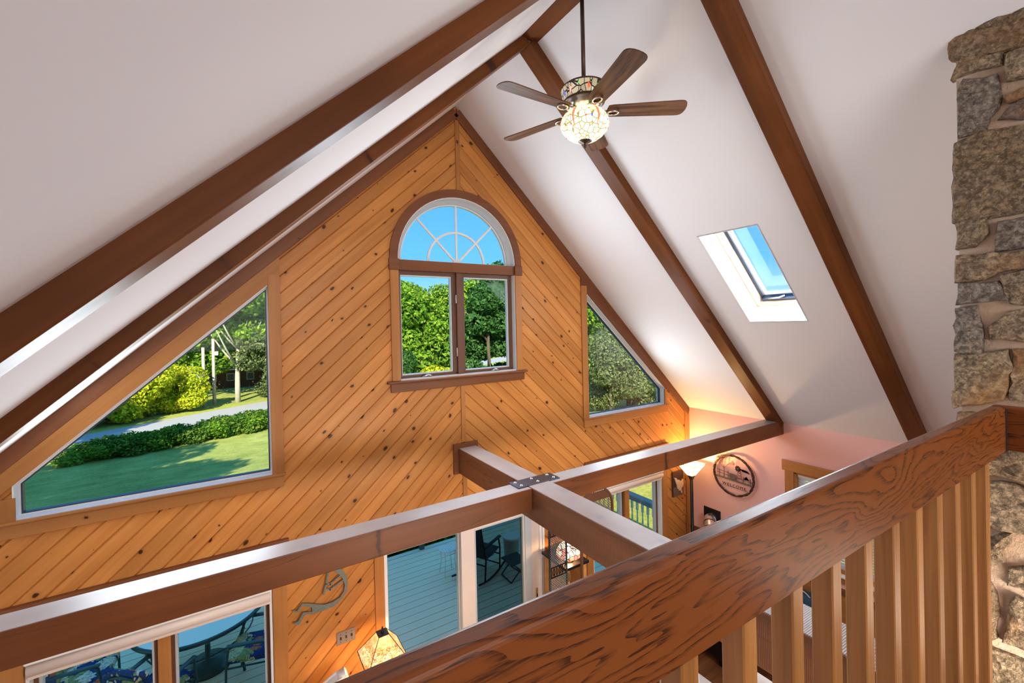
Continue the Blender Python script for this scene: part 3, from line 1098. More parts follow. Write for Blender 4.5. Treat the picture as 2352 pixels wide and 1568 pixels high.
# lower windows, two sashes each, below roller shade cassettes
def lwin(name, op, label):
    (xa, za), (xb, zb) = op[0], op[2]
    w = tag(new_obj(name, None), label, kind='structure')
    w.location = ((xa + xb) / 2, YG, za)
    ORG[w.name] = Vector(w.location)
    q = [(xa, za), (xb, za), (xb, zb), (xa, zb)]
    obj('jamb', ring_xz(bmesh.new(), q, inset(q, 0.018), YG - 0.004, YG + 0.14), 'white_vinyl', w)
    xm = (xa + xb) / 2
    beam('mullion', (xm, YG + 0.06, za + 0.018), (xm, YG + 0.06, zb - 0.018), 0.07, 0.075, 'pine_trim', up=(1, 0, 0), parent=w)
    for x0, x1 in ((xa + 0.018, xm - 0.037), (xm + 0.037, xb - 0.018)):
        s = [(x0, za + 0.018), (x1, za + 0.018), (x1, zb - 0.018), (x0, zb - 0.018)]
        sash = obj('sash', ring_xz(bmesh.new(), s, inset(s, 0.022), YG + 0.06, YG + 0.11), 'sash_brown', w)
        s2 = inset(s, 0.02)
        obj('glazing_bead', ring_xz(bmesh.new(), s2, inset(s2, 0.018), YG + 0.07, YG + 0.118), 'grey_vinyl', sash)
        obj('pane', prism_xz(bmesh.new(), inset(s2, 0.008), YG + 0.09, YG + 0.095), 'tinted_glass', sash)
    for x in (xa - 0.055, xb + 0.055):
        gboard('casing', x, za - 0.05, x, Z(-1.80), 0.105, YG - 0.02, 0.022, 'pine_trim', w)
    gboard('head_casing', xa - 0.108, Z(-1.92), xb + 0.108, Z(-1.92), 0.235, YG - 0.02, 0.022, 'pine_trim', w)
    beam('head_cap', (xa - 0.115, YG - 0.012, Z(-1.765)), (xb + 0.13, YG - 0.012, Z(-1.765)), 0.05, 0.11, 'dark_trim', parent=w)
    beam('sill', (xa - 0.12, YG + 0.03, za - 0.012), (xb + 0.12, YG + 0.03, za - 0.012), 0.14, 0.024, 'pine_trim', parent=w)
    gboard('apron', xa - 0.1, za - 0.07, xb + 0.1, za - 0.07, 0.09, YG - 0.02, 0.022, 'pine_trim', w)
    return w


lwin('window_4', OPLL, 'lower window at the left with the patio table behind it')
lwin('window_5', OPLR, 'lower window at the right with the deck railing behind it')
for (xa, xb, lab) in ((-1.185, 0.185, 'pale roller shade rolled up at the head of the lower left window'), (3.655, 4.945, 'pale roller shade rolled up at the head of the lower right window')):
    sh = thing('roller_shade', lab, 'window shade', ((xa + xb) / 2, YG - 0.02, Z(-2.20)))
    obj('headrail', box(xa, xb, YG - 0.05, YG + 0.05, Z(-2.09), Z(-2.037), 0.006), 'white_vinyl', sh)
    fb = bmesh.new()
    tube(fb, [(xa + 0.01, YG - 0.012, Z(-2.135)), (xb - 0.01, YG - 0.012, Z(-2.135))], 0.043, 14)
    obj('fabric_roll', fb, 'beige_vinyl', sh, True)
    obj('bottom_bar', box(xa + 0.01, xb - 0.01, YG - 0.03, YG + 0.005, Z(-2.195), Z(-2.17), 0.005), 'beige_vinyl', sh)

# sliding patio door
d1 = tag(new_obj('door_1', None), 'sliding glass patio door opening on the deck', kind='structure')
d1.location = (1.985, YG, 0)
ORG[d1.name] = Vector((1.985, YG, 0))
q = [(1.09, 0.01), (2.88, 0.01), (2.88, Z(-2.05)), (1.09, Z(-2.05))]
obj('door_frame', ring_xz(bmesh.new(), q, inset(q, 0.03), YG - 0.004, YG + 0.15), 'white_vinyl', d1)
for x0, x1, y, gm, lab in ((1.115, 2.05, YG + 0.09, 'tinted_glass', 'fixed'), (1.88, 2.855, YG + 0.035, 'screened_glass', 'sliding')):
    s = [(x0, 0.035), (x1, 0.035), (x1, Z(-2.078)), (x0, Z(-2.078))]
    wst = 0.06 if lab == 'fixed' else 0.10
    inn = [(x0 + (0.012 if lab == 'fixed' else 0.15), 0.16), (x1 - (0.17 if lab == 'fixed' else 0.215), 0.16), (x1 - (0.17 if lab == 'fixed' else 0.215), Z(-2.122)), (x0 + (0.012 if lab == 'fixed' else 0.15), Z(-2.122))]
    p = obj('door_panel', ring_xz(bmesh.new(), s, inn, y - 0.022, y + 0.022), 'beige_vinyl', d1)
    obj('glazing_bead', ring_xz(bmesh.new(), inn, inset(inn, 0.014), y - 0.026, y + 0.026), 'grey_vinyl', p)
    obj('pane', prism_xz(bmesh.new(), inset(inn, 0.005), y - 0.003, y + 0.003), gm, p)
obj('screen_door_stile', box(2.655, 2.745, YG + 0.002, YG + 0.014, 0.05, Z(-2.1), 0.004, 1), 'grey_vinyl', d1)
lk = obj('lock_plate', box(2.79, 2.815, YG + 0.004, YG + 0.016, Z(-3.13), Z(-2.99), 0.004), 'brass', d1)
obj('lock_slot', box(2.796, 2.809, YG + 0.002, YG + 0.006, Z(-3.09), Z(-3.05)), 'dark_slot', lk)
obj('hinge_stop', box(1.095, 1.112, YG + 0.03, YG + 0.05, Z(-3.08), Z(-2.96)), 'black_metal', d1)
gboard('casing', 1.046, 0.0, 1.046, Z(-1.95), 0.087, YG - 0.02, 0.022, 'pine_trim', d1)
gboard('casing', 2.90, 0.0, 2.90, Z(-2.052), 0.03, YG - 0.01, 0.012, 'white_vinyl', d1)
gboard('head_casing', 1.092, Z(-2.0), 2.92, Z(-2.0), 0.10, YG - 0.02, 0.022, 'beige_vinyl', d1)

# ------------------------------------------------------------------ timbers
PR, RW = 0.075, 0.14          # rafters stand 75 mm proud of the ceiling


def rafter(side, y0, label):
    x_e, zf, m, n = (XL, zl, ML, nL) if side < 0 else (XR - 0.0, zr, MR, nR)
    a = Vector((XC + side * 0.05, y0 + RW / 2, zf(XC + side * 0.05))) - n * (PR / 2 - 0.01)
    b = Vector((x_e, y0 + RW / 2, zf(x_e))) - n * (PR / 2 - 0.01)
    o = beam('rafter', a, b, RW, PR + 0.02, 'rafter_wood', up=n)
    return tag(o, label, 'beam', 'timber rafters under the ceiling')


rafter(-1, 2.68, 'brown rafter on the left ceiling slope nearest the pine gable')
rafter(1, 2.68, 'brown rafter on the right ceiling slope passing behind the fan')
rafter(-1, 1.345, 'broad dark rafter crossing the left ceiling, nearest the camera')
rafter(1, 1.345, 'brown rafter on the right slope between skylight and stone chimney')
rafter(-1, -1.3, 'dark rafter of the left slope over the loft')
rafter(1, -1.3, 'dark rafter of the right slope over the loft')
tag(beam('ridge_beam', (1.908, YB, Z(2.215)), (1.908, 2.70, Z(2.215)), 0.185, 0.13, 'rafter_wood'), 'short brown ridge beam at the ceiling peak above the fan', 'beam')
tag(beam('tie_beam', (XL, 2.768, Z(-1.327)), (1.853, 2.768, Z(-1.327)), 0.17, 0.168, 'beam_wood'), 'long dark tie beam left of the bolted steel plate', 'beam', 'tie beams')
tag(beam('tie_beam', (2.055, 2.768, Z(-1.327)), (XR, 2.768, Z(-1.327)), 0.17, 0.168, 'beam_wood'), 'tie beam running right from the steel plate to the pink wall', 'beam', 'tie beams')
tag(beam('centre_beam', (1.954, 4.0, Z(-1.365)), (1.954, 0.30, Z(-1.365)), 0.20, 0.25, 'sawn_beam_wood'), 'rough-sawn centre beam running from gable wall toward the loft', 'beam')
# bolted plate
pl = thing('steel_plate', 'dark steel plate bolted over the crossing of the beams', 'bracket', (1.96, 2.80, Z(-1.24)))
obj('plate', box(1.762, 2.158, 2.732, 2.872, Z(-1.243), Z(-1.236), 0.001, 1), 'plate_metal', pl)
for bxx, byy in ((1.80, 2.84), (1.81, 2.765), (1.955, 2.84), (1.965, 2.765), (2.11, 2.84), (2.12, 2.765)):
    bb = bmesh.new()
    lathe(bb, [(0.0, 0.008), (0.007, 0.007), (0.012, 0.003), (0.013, 0.0)], 10, (bxx, byy, Z(-1.236)))
    obj('bolt', bb, 'bolt_metal', pl, True)

# ------------------------------------------------------------------ skylight
w6 = tag(new_obj('window_6', None), 'roof skylight in a white shaft on the right slope', kind='structure')
c0 = Vector(((SK['x0'] + SK['x1']) / 2, (SK['y0'] + SK['y1']) / 2, zr((SK['x0'] + SK['x1']) / 2)))
w6.location = c0
ORG[w6.name] = c0
sx = Vector((1, 0, -MR)).normalized()
Ls = (SK['x1'] - SK['x0']) * math.hypot(1, MR)
Ws = SK['y1'] - SK['y0']
SM = Matrix((sx, Vector((0, 1, 0)), sx.cross(Vector((0, 1, 0))))).transposed().to_4x4()
SM.translation = c0


def ring_uv(a, b, c, d, ins, z0, z1):
    bm = bmesh.new()
    o = [(-a, -b), (a, -b), (a, b), (-a, b)]
    i = [(-a + ins, -b + ins), (a - ins, -b + ins), (a - ins, b - ins), (-a + ins, b - ins)]
    A = [bm.verts.new((x, y, z0)) for x, y in o]
    B = [bm.verts.new((x, y, z0)) for x, y in i]
    C = [bm.verts.new((x, y, z1)) for x, y in o]
    D = [bm.verts.new((x, y, z1)) for x, y in i]
    for k in range(4):
        j = (k + 1) % 4
        bm.faces.new((A[k], A[j], B[j], B[k]))
        bm.faces.new((C[j], C[k], D[k], D[j]))
        bm.faces.new((A[j], A[k], C[k], C[j]))
        bm.faces.new((B[k], B[j], D[j], D[k]))
    return bm


hs, ws = Ls / 2, Ws / 2
obj('shaft', ring_uv(hs + 0.012, ws + 0.012, 0, 0, 0.014, 0.0, 0.215), 'shaft_paint', w6, M=SM)
obj('frame', ring_uv(hs + 0.01, ws + 0.01, 0, 0, 0.05, 0.205, 0.30), 'tan_frame', w6, M=SM)
obj('gasket', ring_uv(hs - 0.035, ws - 0.035, 0, 0, 0.018, 0.27, 0.33), 'navy_gasket', w6, M=SM)
obj('sash', ring_uv(hs - 0.05, ws - 0.05, 0, 0, 0.03, 0.29, 0.335), 'grey_vinyl', w6, M=SM)
bm = bmesh.new()
bx(bm, -hs + 0.07, hs - 0.07, -ws + 0.07, ws - 0.07, 0.318, 0.323)
obj('pane', bm, 'window_glass', w6, M=SM)
bm = bmesh.new()
bx(bm, hs - 0.075, hs - 0.045, -ws + 0.06, ws - 0.06, 0.235, 0.295)
op_ = obj('operator_box', bm, 'plate_metal', w6, M=SM)
bm = bmesh.new()
tube(bm, [(hs - 0.09, -0.02, 0.25), (hs - 0.08, 0.03, 0.235), (hs - 0.07, 0.13, 0.24)], 0.008, 8)
obj('operator_handle', bm, 'nickel', w6, True, M=SM)

# ------------------------------------------------------------------ loft railing
RSL = -0.0165


def ry(x):
    return 0.3655 + RSL * (x - 0.65)


rl = thing('loft_railing', 'varnished oak loft railing with square balusters in the foreground', 'railing', (1.0, ry(1.0), LOFT - 0.16))
x0, x1 = -1.70, 2.12
M, L = frame_x((x0, ry(x0) + 0.016, Z(-0.382)), (x1, ry(x1) + 0.016, Z(-0.382)), (0, 0, 1))
bm = box(-L / 2, L / 2, -0.019, 0.019, -0.0725, 0.0725)
te = [e for e in bm.edges if abs(e.verts[0].co.z - 0.0725) < 1e-4 and abs(e.verts[1].co.z - 0.0725) < 1e-4 and abs(e.verts[0].co.y - e.verts[1].co.y) < 1e-4]
bmesh.ops.bevel(bm, geom=te, offset=0.009, segments=4, affect='EDGES', profile=0.5)
obj('top_rail', bm, 'rail_oak', rl, M=M)
xb0 = 0.634
for k in range(-16, 10):
    xx = xb0 + 0.1426 * k
    if xx < -1.68:
        continue
    M, L = frame_x((xx + 0.0185, ry(xx) + 0.020, LOFT - 0.14), (xx + 0.0185, ry(xx) + 0.020, Z(-0.44)), (0, -1, 0))
    obj('baluster', box(-L / 2, L / 2, -0.0185, 0.0185, -0.0185, 0.0185, 0.0025, 1), 'baluster_oak', rl, M=M)
# second run, toward the camera, beside the stair
rl2 = thing('loft_railing', 'end of the stair-side oak railing at the right edge of the picture', 'railing', (2.16, -0.3, LOFT))
M, L = frame_x((2.158, ry(2.12) + 0.034, Z(-0.382)), (2.158, -2.4, Z(-0.382)), (0, 0, 1))
obj('top_rail', box(-L / 2, L / 2, -0.019, 0.019, -0.0725, 0.0725, 0.006), 'rail_oak', rl2, M=M)
obj('corner_block', box(2.120, 2.138, ry(2.12) - 0.004, ry(2.12) + 0.03, Z(-0.452), Z(-0.318)), 'dark_slot', rl2)  # dark strip standing in for the shadow gap where the rails meet
for k in range(16):
    yy = 0.285 - 0.142 * k
    M, L = frame_x((2.160, yy, LOFT - 0.14), (2.160, yy, Z(-0.44)), (0, -1, 0))
    obj('baluster', box(-L / 2, L / 2, -0.0185, 0.0185, -0.0185, 0.0185, 0.0025, 1), 'baluster_oak', rl2, M=M)

# ------------------------------------------------------------------ stone chimney
CX0 = 2.90
ch = thing('stone_chimney', 'fieldstone chimney with pale mortar rising at the right edge', 'chimney', (3.35, -0.3, 0))
bm = bmesh.new()
a = [(CX0, YB + 2.4), (CX0, 0.60), (3.9, 0.60), (3.9, YB + 2.4)]
lo = [bm.verts.new((x, y, 0.0)) for x, y in a]
hi = [bm.verts.new((x, y, zr(x) - 0.01)) for x, y in a]
bm.faces.new(lo)
bm.faces.new(hi[::-1])
for i in range(4):
    bm.faces.new((lo[i], lo[(i + 1) % 4], hi[(i + 1) % 4], hi[i]))
obj('mortar_core', bm, 'mortar', ch)


def stone(poly, depth=0.05, seed=0):
    rnd = random.Random(seed)
    n = len(poly)
    # refine outline with jitter
    pts = []
    for i in range(n):
        a, b = Vector(poly[i]), Vector(poly[(i + 1) % n])
        m = max(1, int((b - a).length / 0.035))
        for k in range(m):
            p = a.lerp(b, k / m)
            if k:
                p += Vector((rnd.uniform(-1, 1), rnd.uniform(-1, 1))) * 0.007
            pts.append(p)
    c = sum(pts, Vector((0, 0))) / len(pts)
    pts = [c + (p - c) * 1.075 for p in pts]
    bm = bmesh.new()
    rings = []
    for s, d in ((1.0, -0.03), (1.0, depth * 0.45), (0.93, depth * 0.85), (0.72, depth), (0.42, depth * 1.05)):
        ring = []
        for p in pts:
            q = c + (p - c) * s
            h = d + (noise.noise(Vector((q.x * 22, q.y * 22, seed * 3.1))) * 0.02 if d > 0 else 0)
            ring.append(bm.verts.new((CX0 - h, q.x, q.y)))
        rings.append(ring)
    k = len(pts)
    for a, b in zip(rings, rings[1:]):
        for i in range(k):
            bm.faces.new((a[i], a[(i + 1) % k], b[(i + 1) % k], b[i]))
    cv = bm.verts.new((CX0 - depth * 1.05 - noise.noise(Vector((c.x * 22, c.y * 22, seed * 3.1))) * 0.02, c.x, c.y))
    for i in range(k):
        bm.faces.new((rings[-1][i], rings[-1][(i + 1) % k], cv))
    obj('stone', bm, 'field_stone', ch)


STONES = [
    [(0.608, 5.655), (0.28, 5.668), (0.28, 5.475), (0.443, 5.504), (0.585, 5.545), (0.608, 5.56)],
    [(0.58, 5.538), (0.455, 5.500), (0.457, 5.448), (0.56, 5.461), (0.612, 5.459)],
    [(0.438, 5.488), (0.30, 5.46), (0.31, 5.347), (0.437, 5.37)],
    [(0.572, 5.432), (0.471, 5.404), (0.46, 5.303), (0.503, 5.192), (0.592, 5.184), (0.596, 5.358)],
    [(0.447, 5.296), (0.32, 5.334), (0.32, 5.275), (0.433, 5.27)],
    [(0.467, 5.212), (0.426, 5.262), (0.33, 5.262), (0.33, 5.19), (0.40, 5.185)],
    [(0.598, 5.142), (0.525, 5.177), (0.33, 5.127), (0.33, 4.795), (0.477, 4.791), (0.609, 4.793), (0.605, 5.032)],
    [(0.606, 4.778), (0.51, 4.778), (0.504, 4.711), (0.547, 4.66), (0.606, 4.658)],
    [(0.468, 4.754), (0.34, 4.762), (0.34, 4.632), (0.479, 4.629)],
    [(0.60, 4.624), (0.34, 4.613), (0.34, 4.552), (0.47, 4.532), (0.515, 4.506), (0.605, 4.501)],
    [(0.467, 4.516), (0.33, 4.545), (0.33, 4.39), (0.439, 4.394)],
    [(0.60, 4.488), (0.478, 4.492), (0.446, 4.406), (0.608, 4.395)],
    [(0.612, 4.369), (0.54, 4.383), (0.526, 4.218), (0.529, 4.157), (0.616, 4.179)],
    [(0.503, 4.289), (0.443, 4.352), (0.32, 4.363), (0.32, 4.226), (0.5, 4.234)],
    [(0.614, 4.155), (0.455, 4.183), (0.437, 4.097), (0.47, 3.968), (0.622, 3.906)],
    [(0.434, 4.183), (0.31, 4.194), (0.31, 3.95), (0.445, 3.971)],
    [(0.60, 3.88), (0.30, 3.92), (0.32, 3.78), (0.50, 3.74), (0.61, 3.78)],
    [(0.602, 3.69), (0.50, 3.70), (0.434, 3.755), (0.35, 3.74), (0.36, 3.60), (0.494, 3.62), (0.60, 3.60)],
    [(0.60, 3.555), (0.436, 3.59), (0.33, 3.56), (0.34, 3.385), (0.514, 3.376), (0.61, 3.39)],
    [(0.60, 3.34), (0.511, 3.327), (0.451, 3.367), (0.472, 3.236), (0.512, 3.201), (0.60, 3.20)],
    [(0.455, 3.213), (0.39, 3.251), (0.34, 3.21), (0.35, 3.13), (0.46, 3.137)],
    [(0.60, 3.15), (0.517, 3.115), (0.494, 3.028), (0.498, 2.887), (0.52, 2.854), (0.61, 2.87)],
    [(0.455, 3.026), (0.435, 3.095), (0.35, 3.08), (0.34, 2.88), (0.475, 2.877)],
    [(0.61, 2.80), (0.444, 2.822), (0.34, 2.81), (0.345, 2.709), (0.525, 2.654), (0.60, 2.67)],
]
for i, s in enumerate(STONES):
    stone(s, 0.028 + 0.012 * ((i * 7) % 5) / 4, i + 1)
# courses further along the face and down to the floor
rs = random.Random(31)
zc = 0.05
while zc < 5.35:
    hgt = rs.uniform(0.13, 0.26)
    y = 0.29 if zc > 2.6 else 0.60
    while y > -1.5:
        wd = rs.uniform(0.16, 0.38)
        j = lambda: rs.uniform(-0.018, 0.018)
        y1 = y - wd
        if zc + hgt < 5.62:
            stone([(y - 0.012 + j(), zc + 0.012 + j()), (y - 0.012 + j(), zc + hgt - 0.012 + j()), (y1 + 0.012 + j(), zc + hgt - 0.012 + j()), (y1 + 0.012 + j(), zc + 0.012 + j())], rs.uniform(0.026, 0.04), rs.randint(50, 9999))
        y = y1
    zc += hgt

# ------------------------------------------------------------------ ceiling fan
FX, FY = 1.92, 2.095
fan = thing('ceiling_fan', 'five-blade ceiling fan with stained-glass dragonfly light bowl', 'ceiling fan', (FX, FY, Z(1.12)))
obj('downrod', tube(bmesh.new(), [(FX, FY, Z(1.50)), (FX, FY, Z(2.16))], 0.0135, 12), 'bronze', fan, True)
obj('rod_collar', lathe(bmesh.new(), [(0.0, 0.04), (0.02, 0.04), (0.024, 0.012), (0.03, 0.0), (0, 0)], 16, (FX, FY, Z(1.512))), 'bronze', fan, True)
obj('canopy', lathe(bmesh.new(), [(0.0, 0.0), (0.03, 0.0), (0.06, 0.03), (0.07, 0.07), (0, 0.07)], 20, (FX, FY, Z(2.09))), 'bronze', fan, True)
obj('motor_top', lathe(bmesh.new(), [(0.0, 0.012), (0.08, 0.012), (0.142, 0.0), (0.150, -0.010), (0.144, -0.014)], 36, (FX, FY, Z(1.505))), 'bronze', fan, True)
band = obj('glass_band', lathe(bmesh.new(), [(0.143, 0.082), (0.148, 0.078), (0.132, 0.010), (0.127, 0.0)], 36, (FX, FY, Z(1.412))), 'fan_band_glass', fan, True)
obj('band_ring', lathe(bmesh.new(), [(0.128, 0.010), (0.134, 0.008), (0.132, -0.002), (0.124, -0.004)], 36, (FX, FY, Z(1.410))), 'bronze', fan, True)
for k in range(15):
    a = 2 * math.pi * k / 15
    rr = 0.142
    jb = bmesh.new()
    bmesh.ops.create_icosphere(jb, subdivisions=2, radius=1.0)
    big = k % 3
    for v in jb.verts:
        v.co = Vector((v.co.x * 0.004, v.co.y * 0.007, v.co.z * (0.019 if big else 0.010)))
    Mj = Matrix.Rotation(a, 4, 'Z')
    Mj.translation = Vector((FX + rr * math.cos(a), FY + rr * math.sin(a), Z(1.412 + (0.038 if big else 0.064))))
    obj('jewel', jb, ('jewel_red', 'jewel_green', 'jewel_blue', 'jewel_pink', 'jewel_green')[k % 5], fan, True, M=Mj)
obj('motor_housing', lathe(bmesh.new(), [(0.124, 0.0), (0.118, -0.010), (0.106, -0.035), (0.085, -0.048), (0.06, -0.05), (0.06, -0.075), (0, -0.075)], 36, (FX, FY, Z(1.410))), 'nickel', fan, True)
obj('fitter', lathe(bmesh.new(), [(0.0, 0.03), (0.045, 0.03), (0.05, 0.0), (0.035, -0.03), (0, -0.03)], 24, (FX, FY, Z(1.325))), 'bronze', fan, True)
for k in range(5):
    a = math.radians(37 + 72 * k)
    A = Matrix.Rotation(a, 4, 'Z') @ Matrix.Rotation(math.radians(-11), 4, 'X')
    A.translation = Vector((FX, FY, Z(1.352)))
    bm = bmesh.new()
    # outline: narrower at root, wide rounded tip
    out = [(0.15, -0.050), (0.18, -0.055), (0.585, -0.069), (0.606, -0.068), (0.622, -0.062), (0.634, -0.048), (0.641, -0.025), (0.643, 0.0), (0.641, 0.025), (0.634, 0.048), (0.622, 0.062), (0.606, 0.068), (0.585, 0.069), (0.18, 0.055), (0.15, 0.050), (0.14, 0.0)]
    lo = [bm.verts.new((x, y, -0.003)) for x, y in out]
    hi = [bm.verts.new((x, y, 0.003)) for x, y in out]
    bm.faces.new(lo[::-1])
    bm.faces.new(hi)
    for i in range(len(out)):
        j = (i + 1) % len(out)
        bm.faces.new((lo[i], lo[j], hi[j], hi[i]))
    bl = obj('blade', bm, 'fan_blade_wood', fan, M=A)
    B = Matrix.Rotation(a, 4, 'Z')
    B.translation = Vector((FX, FY, Z(1.342)))
    ib = bmesh.new()
    tube(ib, [(0.06, 0, 0.014), (0.11, 0, 0.006), (0.145, 0, -0.002)], [0.018, 0.015, 0.014], 8)
    lp = [(0.182 + 0.034 * math.cos(q), 0.026 * math.sin(q), -0.004) for q in [2 * math.pi * i / 16 for i in range(17)]]
    tube(ib, lp, 0.006, 6, False)
    obj('blade_iron', ib, 'nickel', fan, True, M=B)
bowl_prof = [(0.098, 1.348), (0.118, 1.338), (0.138, 1.315), (0.152, 1.285), (0.155, 1.262), (0.146, 1.236), (0.120, 1.205), (0.085, 1.180), (0.042, 1.163)]


def bowl_r(z):
    for (r0, z0), (r1, z1) in zip(bowl_prof, bowl_prof[1:]):
        if z1 <= z <= z0:
            return r0 + (r1 - r0) * (z - z0) / (z1 - z0)
    return 0.05


bowl = obj('light_bowl', lathe(bmesh.new(), [(r, z - 1.25) for r, z in bowl_prof], 40, (FX, FY, Z(1.25))), 'fan_shade_glass', fan, True)
for k in range(6):
    a0 = 2 * math.pi * (k + 0.35) / 6
    zs = [1.345, 1.335, 1.31, 1.28, 1.25, 1.215]
    wsd = [0.008, 0.011, 0.010, 0.007, 0.005, 0.002]
    db = bmesh.new()
    prev = None
    for z, wd in zip(zs, wsd):
        r = bowl_r(z) + 0.004
        cur = [db.verts.new((FX + r * math.cos(a0 + s * wd / r), FY + r * math.sin(a0 + s * wd / r), Z(z))) for s in (-1, 1)]
        if prev:
            db.faces.new((prev[0], prev[1], cur[1], cur[0]))
        prev = cur
    bmesh.ops.solidify(db, geom=db.faces[:], thickness=0.003)
    obj('dragonfly_body', db, 'dragonfly_red', bowl)
    for s in (-1, 1):
        for zc_, ln, tilt in ((1.328, 0.052, 0.004), (1.308, 0.05, -0.008)):
            wb_ = bmesh.new()
            top, bot = [], []
            for i in range(7):
                u_ = i / 6
                z = zc_ + tilt * u_
                hw = 0.009 * math.sin(math.pi * min(1, 0.12 + u_ * 0.9))
                for lst, sg in ((top, 1), (bot, -1)):
                    zz = z + sg * hw
                    r = bowl_r(zz) + 0.004
                    aa = a0 + s * (0.011 + ln * u_) / r
                    lst.append(wb_.verts.new((FX + r * math.cos(aa), FY + r * math.sin(aa), Z(zz))))
            for i in range(6):
                wb_.faces.new((top[i], top[i + 1], bot[i + 1], bot[i]))
            bmesh.ops.solidify(wb_, geom=wb_.faces[:], thickness=0.002)
            obj('dragonfly_wing', wb_, 'dragonfly_wing', bowl)
rj = random.Random(4)
for k in range(22):
    a = 2 * math.pi * k / 22 + rj.uniform(-0.1, 0.1)
    z = rj.choice((1.285, 1.262, 1.235, 1.205))
    r = bowl_r(z)
    jb = bmesh.new()
    bmesh.ops.create_icosphere(jb, subdivisions=1, radius=1.0)
    tall = rj.choice((0.0065, 0.011))
    for v in jb.verts:
        v.co = Vector((v.co.x * 0.003, v.co.y * 0.0055, v.co.z * tall))
    Mj = Matrix.Rotation(a, 4, 'Z')
    Mj.translation = Vector((FX + r * math.cos(a), FY + r * math.sin(a), Z(z)))
    obj('jewel', jb, rj.choice(('jewel_red', 'jewel_green', 'jewel_blue', 'jewel_pink')), bowl, True, M=Mj)
obj('finial', lathe(bmesh.new(), [(0.0, 0.03), (0.05, 0.026), (0.052, 0.018), (0.03, 0.006), (0.010, 0.0), (0.007, -0.008), (0.011, -0.014), (0.007, -0.022), (0.003, -0.032), (0, -0.036)], 18, (FX, FY, Z(1.150))), 'bronze', fan, True)
fl = lamp('POINT', 'fan_bulbs', (FX, FY, Z(1.385)), 45, (1.0, 0.86, 0.60), 0.05)
fl.parent = fan
fl.location = Vector((FX + 0.0, FY, Z(1.318))) - ORG[fan.name]

# ------------------------------------------------------------------ pink wall: chair rail, window, wreath, duct, picture
tag(obj('baseboard_right', box(XR - 0.02, XR, YB, YG, 0.0, 0.14, 0.004), 'dark_trim'), kind='structure')
tag(obj('trim_8', box(XR - 0.03, XR, YB, YG, Z(-3.06), Z(-2.99), 0.006), 'dark_trim'), kind='structure')
bm = bmesh.new()
bx(bm, XR - 0.014, XR, YB, YG, 0.14, Z(-3.06))
tag(obj('trim_9', bm, 'pine_trim'), kind='structure')
w7 = tag(new_obj('window_7', None), 'side window with white blinds in the pink wall', kind='structure')
w7.location = (XR, 2.1, PW['z0'])
ORG[w7.name] = Vector(w7.location)
y0, y1, z0, z1 = PW['y0'], PW['y1'], PW['z0'], PW['z1']
bm = bmesh.new()
for a in ((y0, y0 + 0.02, z0, z1), (y1 - 0.02, y1, z0, z1), (y0, y1, z0, z0 + 0.02), (y0, y1, z1 - 0.02, z1)):
    bx(bm, XR - 0.002, XR + 0.15, *a)
obj('jamb', bm, 'pine_trim', w7)
bm = bmesh.new()
for a in ((y0 + 0.02, y0 + 0.06, z0 + 0.02, z1 - 0.02), (y1 - 0.06, y1 - 0.02, z0 + 0.02, z1 - 0.02), (y0 + 0.02, y1 - 0.02, z0 + 0.02, z0 + 0.06), (y0 + 0.02, y1 - 0.02, z1 - 0.06, z1 - 0.02), (y0 + 0.02, y1 - 0.02, (z0 + z1) / 2 - 0.02, (z0 + z1) / 2 + 0.02)):
    bx(bm, XR + 0.09, XR + 0.13, *a)
obj('sash', bm, 'white_vinyl', w7)
bm = bmesh.new()
bx(bm, XR + 0.108, XR + 0.113, y0 + 0.05, y1 - 0.05, z0 + 0.05, z1 - 0.05)
obj('pane', bm, 'window_glass', w7)
beam('casing', (XR - 0.012, y1 + 0.052, z0), (XR - 0.012, y1 + 0.052, z1), 0.024, 0.10, 'pine_trim', up=(0, 1, 0), parent=w7)
beam('casing', (XR - 0.012, y0 - 0.052, z0), (XR - 0.012, y0 - 0.052, z1), 0.024, 0.10, 'pine_trim', up=(0, 1, 0), parent=w7)
beam('head_casing', (XR - 0.015, y0 - 0.13, z1 + 0.062), (XR - 0.015, y1 + 0.13, z1 + 0.062), 0.03, 0.124, 'pine_trim', parent=w7)
beam('sill', (XR - 0.02, y0 - 0.13, z0 - 0.012), (XR - 0.02, y1 + 0.13, z0 - 0.012), 0.08, 0.024, 'white_vinyl', parent=w7)
beam('apron', (XR - 0.012, y0 - 0.1, z0 - 0.065), (XR - 0.012, y1 + 0.1, z0 - 0.065), 0.022, 0.08, 'pine_trim', parent=w7)
bl_ = thing('window_blind', 'white horizontal slat blind in the pink-wall window', 'blind', (XR + 0.04, (y0 + y1) / 2, z0))
obj('headrail', box(XR + 0.02, XR + 0.06, y0 + 0.024, y1 - 0.024, z1 - 0.055, z1 - 0.022, 0.003), 'white_vinyl', bl_)
sl_me = None
nsl = 30
for k in range(nsl):
    zz = z1 - 0.075 - k * (z1 - z0 - 0.11) / (nsl - 1)
    if sl_me is None:
        bm = box(-0.018, 0.018, -(y1 - y0) / 2 + 0.028, (y1 - y0) / 2 - 0.028, -0.0012, 0.0012)
        s0_ = obj('slat', bm, 'white_vinyl', bl_, M=Matrix.Translation((XR + 0.04, (y0 + y1) / 2, zz)) @ Matrix.Rotation(math.radians(58), 4, 'Y'))
        sl_me = s0_
    else:
        c_ = sl_me.copy()
        COL.objects.link(c_)
        c_.parent = bl_
        c_.location.z = zz - ORG[bl_.name].z

# wreath of twisted vine with a little farm scene
WY, WZ, WR = 3.305, Z(-2.078), 0.262
WX = XR - 0.03
wr_ = thing('welcome_wreath', 'round vine wreath with windmill, bare tree and welcome lettering on pink wall', 'wreath', (WX, WY, WZ - WR))


